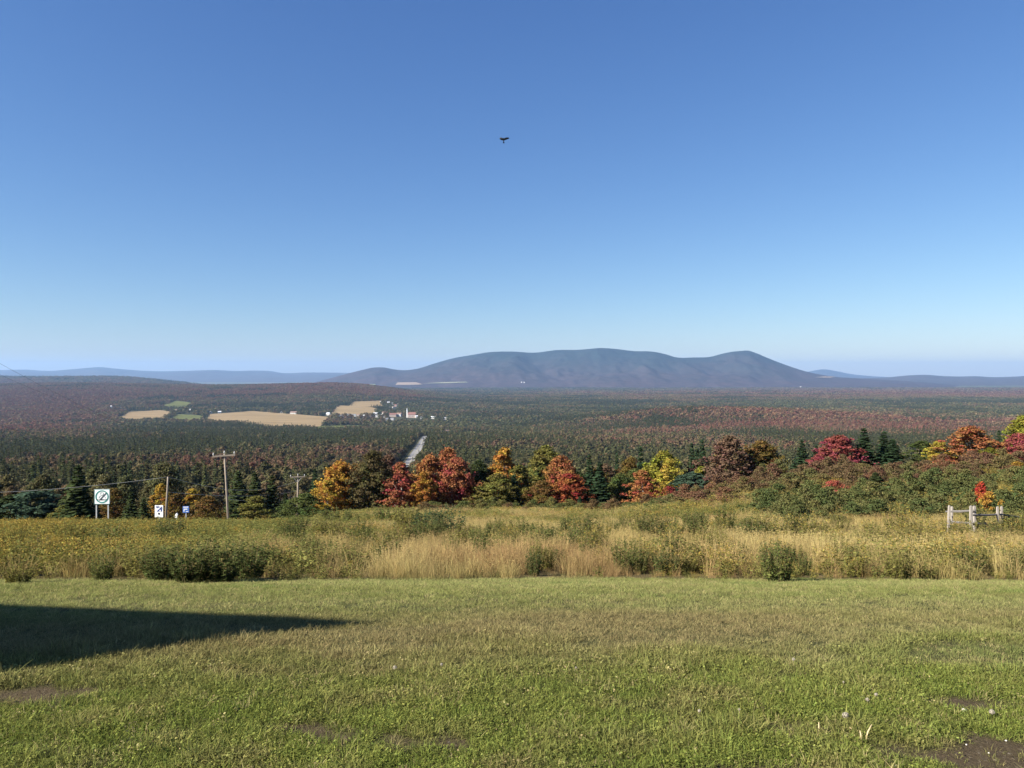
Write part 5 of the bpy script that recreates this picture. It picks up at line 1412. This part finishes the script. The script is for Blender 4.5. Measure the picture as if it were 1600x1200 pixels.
def wire(p, q, sag, r, mat, label, n=22):
    p, q = Vector(p), Vector(q)
    pts = [p.lerp(q, i / n) - Vector((0, 0, sag * 4 * (i / n) * (1 - i / n))) for i in range(n + 1)]
    tag(add('wire', MB().tube(pts, r, 5).mesh('wire', mat, True)), label, 'wire', 'overhead wires at the left')
wire(P(-90, 772, 52), tA[0], 0.25, 0.010, M_WIRE, 'upper pale wire running left from the stub pole')
wire(tA[0], (tB[0][0], tB[0][1] - 0.2, tB[0][2] - 3.4), 0.1, 0.010, M_WIRE, 'pale wire from the stub pole to the tall pole')
wire((tA[0][0], 58, tA[0][2] - 1.15), (tC[0][0], 112, tC[0][2] - 2.2), 0.5, 0.012, M_WIRE, 'lower pale wire running right from the stub pole')
wire((tB[0][0], 76, tB[0][2] - 3.5), (tC[0][0], 111.8, tC[0][2] - 0.75), 0.5, 0.014, M_WIRE, 'pale wire between the tall pole and the second pole')
wire((tB[0][0], 76, tB[0][2] - 4.4), (tC[0][0], 111.8, tC[0][2] - 2.9), 0.5, 0.014, M_WIRE, 'lowest pale wire between the two power poles')
wire(P(-120, 500, 34), tB[1], 0.9, 0.006, M_CABLE, 'upper dark cable coming down from the left edge to the tall pole')
wire(P(-120, 530, 34), tB[3], 0.9, 0.005, M_CABLE, 'second dark cable coming down from the left edge to the tall pole')
wire(P(-150, 612, 36), (tB[0][0], 76, tB[0][2] - 2.6), 0.7, 0.007, M_CABLE, 'lowest dark cable crossing the woods from the left edge')
for a_, b_, n_ in ((tB, tC, 'tall pole to the second pole'), (tC, tD, 'second pole to the farthest pole')):
    for q, w_ in ((1, 'left'), (2, 'middle'), (3, 'right')):
        wire(a_[q], b_[q], 0.6, 0.010, M_CABLE, w_ + ' thin line wire from the ' + n_)

# ------------------------------------------------------------------ split rail fence at the right
M_FENCE = plain('grey_cedar', (0.30, 0.27, 0.235), 0.85, 0.4, 8, 0.4, 0.1, (4, 4, 0.6))
M_RAIL = plain('grey_rail', (0.14, 0.13, 0.12), 0.85, 0.3, 8, 0.4, 0.1, (0.6, 4, 4))
d = 24.0
e = tag(empty('rail_fence', (gx(1520, d), d, gz(gx(1520, d), d))), 'weathered split rail fence with paired posts at the right edge', 'fence')
ox, oy, oz = e.location
def fpost(px, top, wpx, dd, tilt=0.0, th=0.06):
    t_ = P(px, top, dd); z0 = gz(t_[0], dd); w = wpx / F * dd
    mb = MB().box((t_[0] - ox - tilt * 0.3, dd - oy, (t_[2] + z0 - 0.25) / 2 - oz), (w, th, t_[2] - z0 + 0.25), Matrix.Rotation(tilt, 4, 'Y'))
    mb.box((t_[0] - ox + tilt * 0.2, dd - oy, t_[2] + 0.012 - oz), (w * 0.72, th * 0.7, 0.03))
    add('post', mb.mesh('post', M_FENCE), e)
for a_ in ((1482.6, 791.0, 3.0, 24.6, 0.05), (1487.2, 792.5, 2.2, 24.95, 0.03), (1517.2, 791.5, 3.8, 23.4, 0.01), (1522.8, 791.6, 3.4, 23.75, -0.02), (1559, 792.6, 2.8, 24.2, -0.02), (1564.8, 792.2, 2.8, 24.5, 0.02), (1625, 796, 3.2, 25.6, 0.0), (1631, 796, 2.8, 25.9, 0.0)):
    fpost(*a_)
for (p0, r0, d0), (p1, r1, d1), rr in (((1478, 799.5, 24.8), (1524, 797.5, 23.6), 0.036), ((1516, 805, 23.55), (1566, 803.6, 24.35), 0.036), ((1556, 803.0, 24.35), (1632, 813, 25.8), 0.034),
                                       ((1480, 815, 24.8), (1524, 817, 23.6), 0.036), ((1518, 818, 23.55), (1566, 818, 24.35), 0.036), ((1558, 817, 24.35), (1630, 822, 25.8), 0.034)):
    a0 = P(p0, r0, d0); a1 = P(p1, r1, d1); c0 = Vector(a0) - Vector((ox, oy, oz)); c1 = Vector(a1) - Vector((ox, oy, oz))
    md = c0.lerp(c1, 0.5) - Vector((0, 0, 0.012))
    add('rail', MB().tube([c0, c0.lerp(md, 0.5) + Vector((0, 0, 0.006)), md, c1], [rr * 0.75, rr, rr * 1.05, rr * 0.8], 6).mesh('rail', M_RAIL), e)

# ------------------------------------------------------------------ small things on the lawn
M_FLUFF = leaf_mat('seed_fluff', 'fixed', 0.0, 0.15, 0.5, (0.52, 0.47, 0.38))
M_STONE = plain('pale_stone', (0.62, 0.58, 0.52), 0.8, 0.2, 40, 0.3)
M_DSTEM = plain('dandelion_stem', (0.20, 0.17, 0.09), 0.7, 0.2, 30, 0)
def fluff(r, seed):
    rng = np.random.default_rng(seed); n = 170
    dr = unit(rng.normal(size=(n, 3))); v1, f1 = leaf_cards(dr * r * rng.uniform(0.78, 1.0, (n, 1)), unit(dr + rng.normal(size=(n, 3)) * 0.35), r * rng.uniform(0.16, 0.26, n), 0.9, rng)
    side = unit(np.cross(dr, rng.normal(size=(n, 3)))); v2, f2 = leaf_cards(dr * r * 0.5, side, np.full(n, r * 0.45), 0.03, rng, np.cross(side, dr) * 1.0)
    v = np.concatenate([v1, v2]); f = np.concatenate([f1, f2 + len(v1)]); m_ = len(f)
    return new_mesh('seed_head', v, f, (M_FLUFF,), {'rnd': ('FACE', 'FLOAT', rng.random(m_)), 'rnd2': ('FACE', 'FLOAT', rng.random(m_))})
FL = [fluff(1.0, 900 + k) for k in range(3)]
def lawn_d(px, row):
    dd = np.linspace(2.6, 10, 3000); rr = HZ + F * (EYE - H(gx(px, dd), dd)) / dd
    return float(dd[np.argmax(rr <= row)])
DAND = [(617, 1043, 4.2, 'round white dandelion clock on the green lawn left of centre'), (690, 1038, 2.8, 'faded dandelion clock right of the round white one'), (900, 1043, 2.2, 'tiny dandelion clock in the middle of the lawn'), (1240, 1030, 3.2, 'pale dandelion clock farthest to the back at the right'),
        (1321, 1119, 6.2, 'largest dandelion clock, tilted, above a soil patch'), (1355, 1094, 3.6, 'left one of two dandelion clocks beyond the largest'), (1369, 1086, 3.4, 'right one of two dandelion clocks beyond the largest'),
        (1093, 1112, 3.4, 'dandelion clock in weeds near the lower middle right'), (1155, 1110, 3.0, 'faded dandelion clock between the weeds and the largest clock'), (1550, 1114, 5.4, 'dandelion clock by the bare soil near the right edge'), (1318, 1066, 2.0, 'tiny dandelion clock above the pair at the right')]
for i, (px, row, rpx, lb) in enumerate(DAND):
    d = lawn_d(px, row + 10); x = gx(px, d); z0 = gz(x, d); zc = EYE - (row - HZ) / F * d; r = 0.8 * rpx / F * d
    e = tag(empty('dandelion', (x, d, z0), i * 1.3), lb, 'dandelion', 'dandelion clocks on the lawn')
    hgt = max(zc - z0, 0.035)
    add('stem', MB().tube([(0.012, 0, -0.01), (0.006, 0.004, hgt * 0.5), (0, 0, hgt)], [0.0022, 0.002, 0.0018], 6).mesh('stem', M_DSTEM, True), e)
    add('seed_head', FL[i % 3], e, (0, 0, hgt), None, (r, r, r * 0.92))
def rock(seed):
    rng = random.Random(seed); v = []; n, mrow = 8, 5
    mb = MB()
    for i in range(mrow + 1):
        ph = math.pi * i / mrow
        for j in range(n):
            k_ = rng.uniform(0.82, 1.1); mb.v.append((math.sin(ph) * math.cos(6.283 * j / n) * k_, math.sin(ph) * math.sin(6.283 * j / n) * k_ * 0.8, math.cos(ph) * 0.6 * (k_ if 0 < i < mrow else 1)))
    for i in range(mrow):
        for j in range(n): mb.f.append((i * n + j, (i + 1) * n + j, (i + 1) * n + (j + 1) % n, i * n + (j + 1) % n))
    return mb.mesh('stone', M_STONE, True)
for i, (px, row, rpx, lb) in enumerate([(1506, 1110, 4.6, 'bright white stone on the soil near the right edge'), (1524, 1126, 2.2, 'tiny white stone just below the bright one'), (1400, 1197, 2.2, 'tiny stone at the bottom edge right of centre'),
                                        (1572, 1157, 2.0, 'tiny stone on the gritty soil at the lower right'), (1545, 1176, 1.8, 'tiny pale stone lowest on the gritty soil'), (1510, 1163, 1.7, 'tiny stone at the left of the gritty soil')]):
    d = lawn_d(px, row + 1); x = gx(px, d); r = rpx / F * d
    tag(add('stone', rock(i), None, (x, d, gz(x, d) + r * 0.3), (0, 0, i), (r, r, r)), lb, 'stone')
# withered stalks by the soil patch
for i, (px, row, hpx, lean, lb) in enumerate([(1352, 1160, 26, 0.45, 'dry leaning stalk at the lower right of the lawn'), (1347, 1161, 18, -0.1, 'short dry stalk beside the leaning one'), (1280, 1146, 16, 0.05, 'short dry stalk left of the leaning pair')]):
    d = lawn_d(px, row); x = gx(px, d); h = hpx / F * d
    tag(add('dry_stalk', MB().tube([(0, 0, -0.01), (lean * h * 0.4, 0.005, h * 0.6), (lean * h, 0.01, h)], [0.004, 0.0035, 0.002], 6).mesh('dry_stalk', plain('straw', (0.45, 0.36, 0.2), 0.8, 0.2, 30, 0), True), None, (x, d, gz(x, d))), lb, 'stalk')

# ------------------------------------------------------------------ bird in the sky
M_BIRD = plain('dark_plumage', (0.015, 0.016, 0.02), 0.7, 0.2, 20, 0.1)
d = 34.0; k = d / F; c = P(787, 218, d)
def bird():
    mb = MB()
    prof = [(-0.5, 0.02), (-0.38, 0.16), (-0.15, 0.24), (0.12, 0.22), (0.35, 0.12), (0.55, 0.05), (0.62, 0.03)]
    mb.tube([(0.06 * p, p, -0.05 * p) for p, r in prof], [r * 0.8 for p, r in prof], 10)
    def wing(pts, th=0.035):
        n = len(mb.v); m_ = len(pts)
        for dz in (-th, th):
            for p in pts: mb.v.append((p[0], p[1], p[2] + dz))
        mb.f.append(tuple(range(n + m_ - 1, n - 1, -1))); mb.f.append(tuple(range(n + m_, n + 2 * m_)))
        for i in range(m_): mb.f.append((n + i, n + (i + 1) % m_, n + m_ + (i + 1) % m_, n + m_ + i))
    wing([(0.12, -0.25, 0.05), (0.5, -0.32, 0.3), (1.12, -0.15, 0.44), (1.3, 0.1, 0.46), (0.9, 0.22, 0.34), (0.5, 0.28, 0.2), (0.12, 0.25, 0.02)])
    wing([(-0.12, 0.25, 0.02), (-0.45, 0.32, 0.14), (-0.78, 0.25, 0.3), (-0.95, 0.0, 0.36), (-0.7, -0.25, 0.34), (-0.4, -0.32, 0.2), (-0.12, -0.25, 0.05)], 0.07)
    wing([(-0.08, 0.45, -0.04), (0.08, 0.45, -0.04), (0.2, 0.85, -0.28), (-0.2, 0.85, -0.28)], 0.02)
    return mb.mesh('bird', M_BIRD, True)
tag(add('bird', bird(), None, tuple(c), (math.radians(-28), 0, 0), (6.8 * k, 6.8 * k, 6.8 * k)), 'small dark bird flying high against the blue sky', 'bird')

# ------------------------------------------------------------------ labels: tell look-alikes apart by what they stand next to
MARKS = [(-9e9, 'the left edge'), (122, 'the ragged spruce'), (160, 'the ringed sign'), (249, 'the arrow sign'), (355, 'the tall T-shaped pole'), (465, 'the second power pole'), (531, 'the golden maple'),
         (627, 'the bright red maple'), (714, 'the deep red maple'), (788, 'the orange topped maple'), (876, 'the rusty brown maple'), (937, 'the bushy dark spruce'), (1046, 'the bright yellow tree'),
         (1140, 'the purplish brown maple'), (1253, 'the pointed spruce'), (1312, 'the crimson maple'), (1395, 'the broad lower spruce'), (1467, 'the yellow birch'), (1517, 'the round orange maple'), (1594, 'the crimson tree at the edge')]
ORD = ['first', 'second', 'third', 'fourth', 'fifth', 'sixth', 'seventh', 'eighth', 'ninth', 'tenth', 'eleventh', 'twelfth', 'thirteenth', 'fourteenth', 'fifteenth', 'sixteenth', 'seventeenth', 'eighteenth', 'nineteenth', 'twentieth', 'twenty-first', 'twenty-second', 'twenty-third', 'twenty-fourth', 'twenty-fifth', 'twenty-sixth', 'twenty-seventh', 'twenty-eighth', 'twenty-ninth', 'thirtieth']
SHORT = {'dark spruce of the near wood': 'dark spruce in the near wood', 'broadleaf tree of the near wood': 'broadleaf tree in the near wood', 'brownish shrub of the thicket': 'brownish shrub in the thicket',
         'green shrub of the thicket': 'green shrub in the thicket', 'low bush at the foot': 'low bush below the tree line', 'low green bush on the brow': 'low green bush on the left brow', 'small goldenrod tuft': 'small goldenrod tuft in dry grass',
         'small leafy weed tuft': 'small leafy weed tuft in dry grass', 'dark spruce filling': 'dark spruce filling the tree line', 'dull green or brown tree': 'dull tree filling the tree line'}
byl = {}
for o in COL.objects:
    if o.parent is None and o.get('label') and o.get('kind') is None: byl.setdefault(o['label'], []).append(o)
seg = {}
for lb, os_ in byl.items():
    if len(os_) < 2: continue
    short = next((v for k, v in SHORT.items() if lb.startswith(k)), None)
    if not short: continue
    for o in os_:
        px = 800 + F * o.location.x / o.location.y
        mk_ = [m for m in MARKS if m[0] <= px][-1]
        seg.setdefault((short, mk_[1]), []).append((px, o))
for (short, mk_), lst in seg.items():
    lst.sort(key=lambda q: q[0])
    for i, (px, o) in enumerate(lst):
        o['label'] = '%s, %s rightward from %s' % (short, ORD[min(i, 29)], mk_)
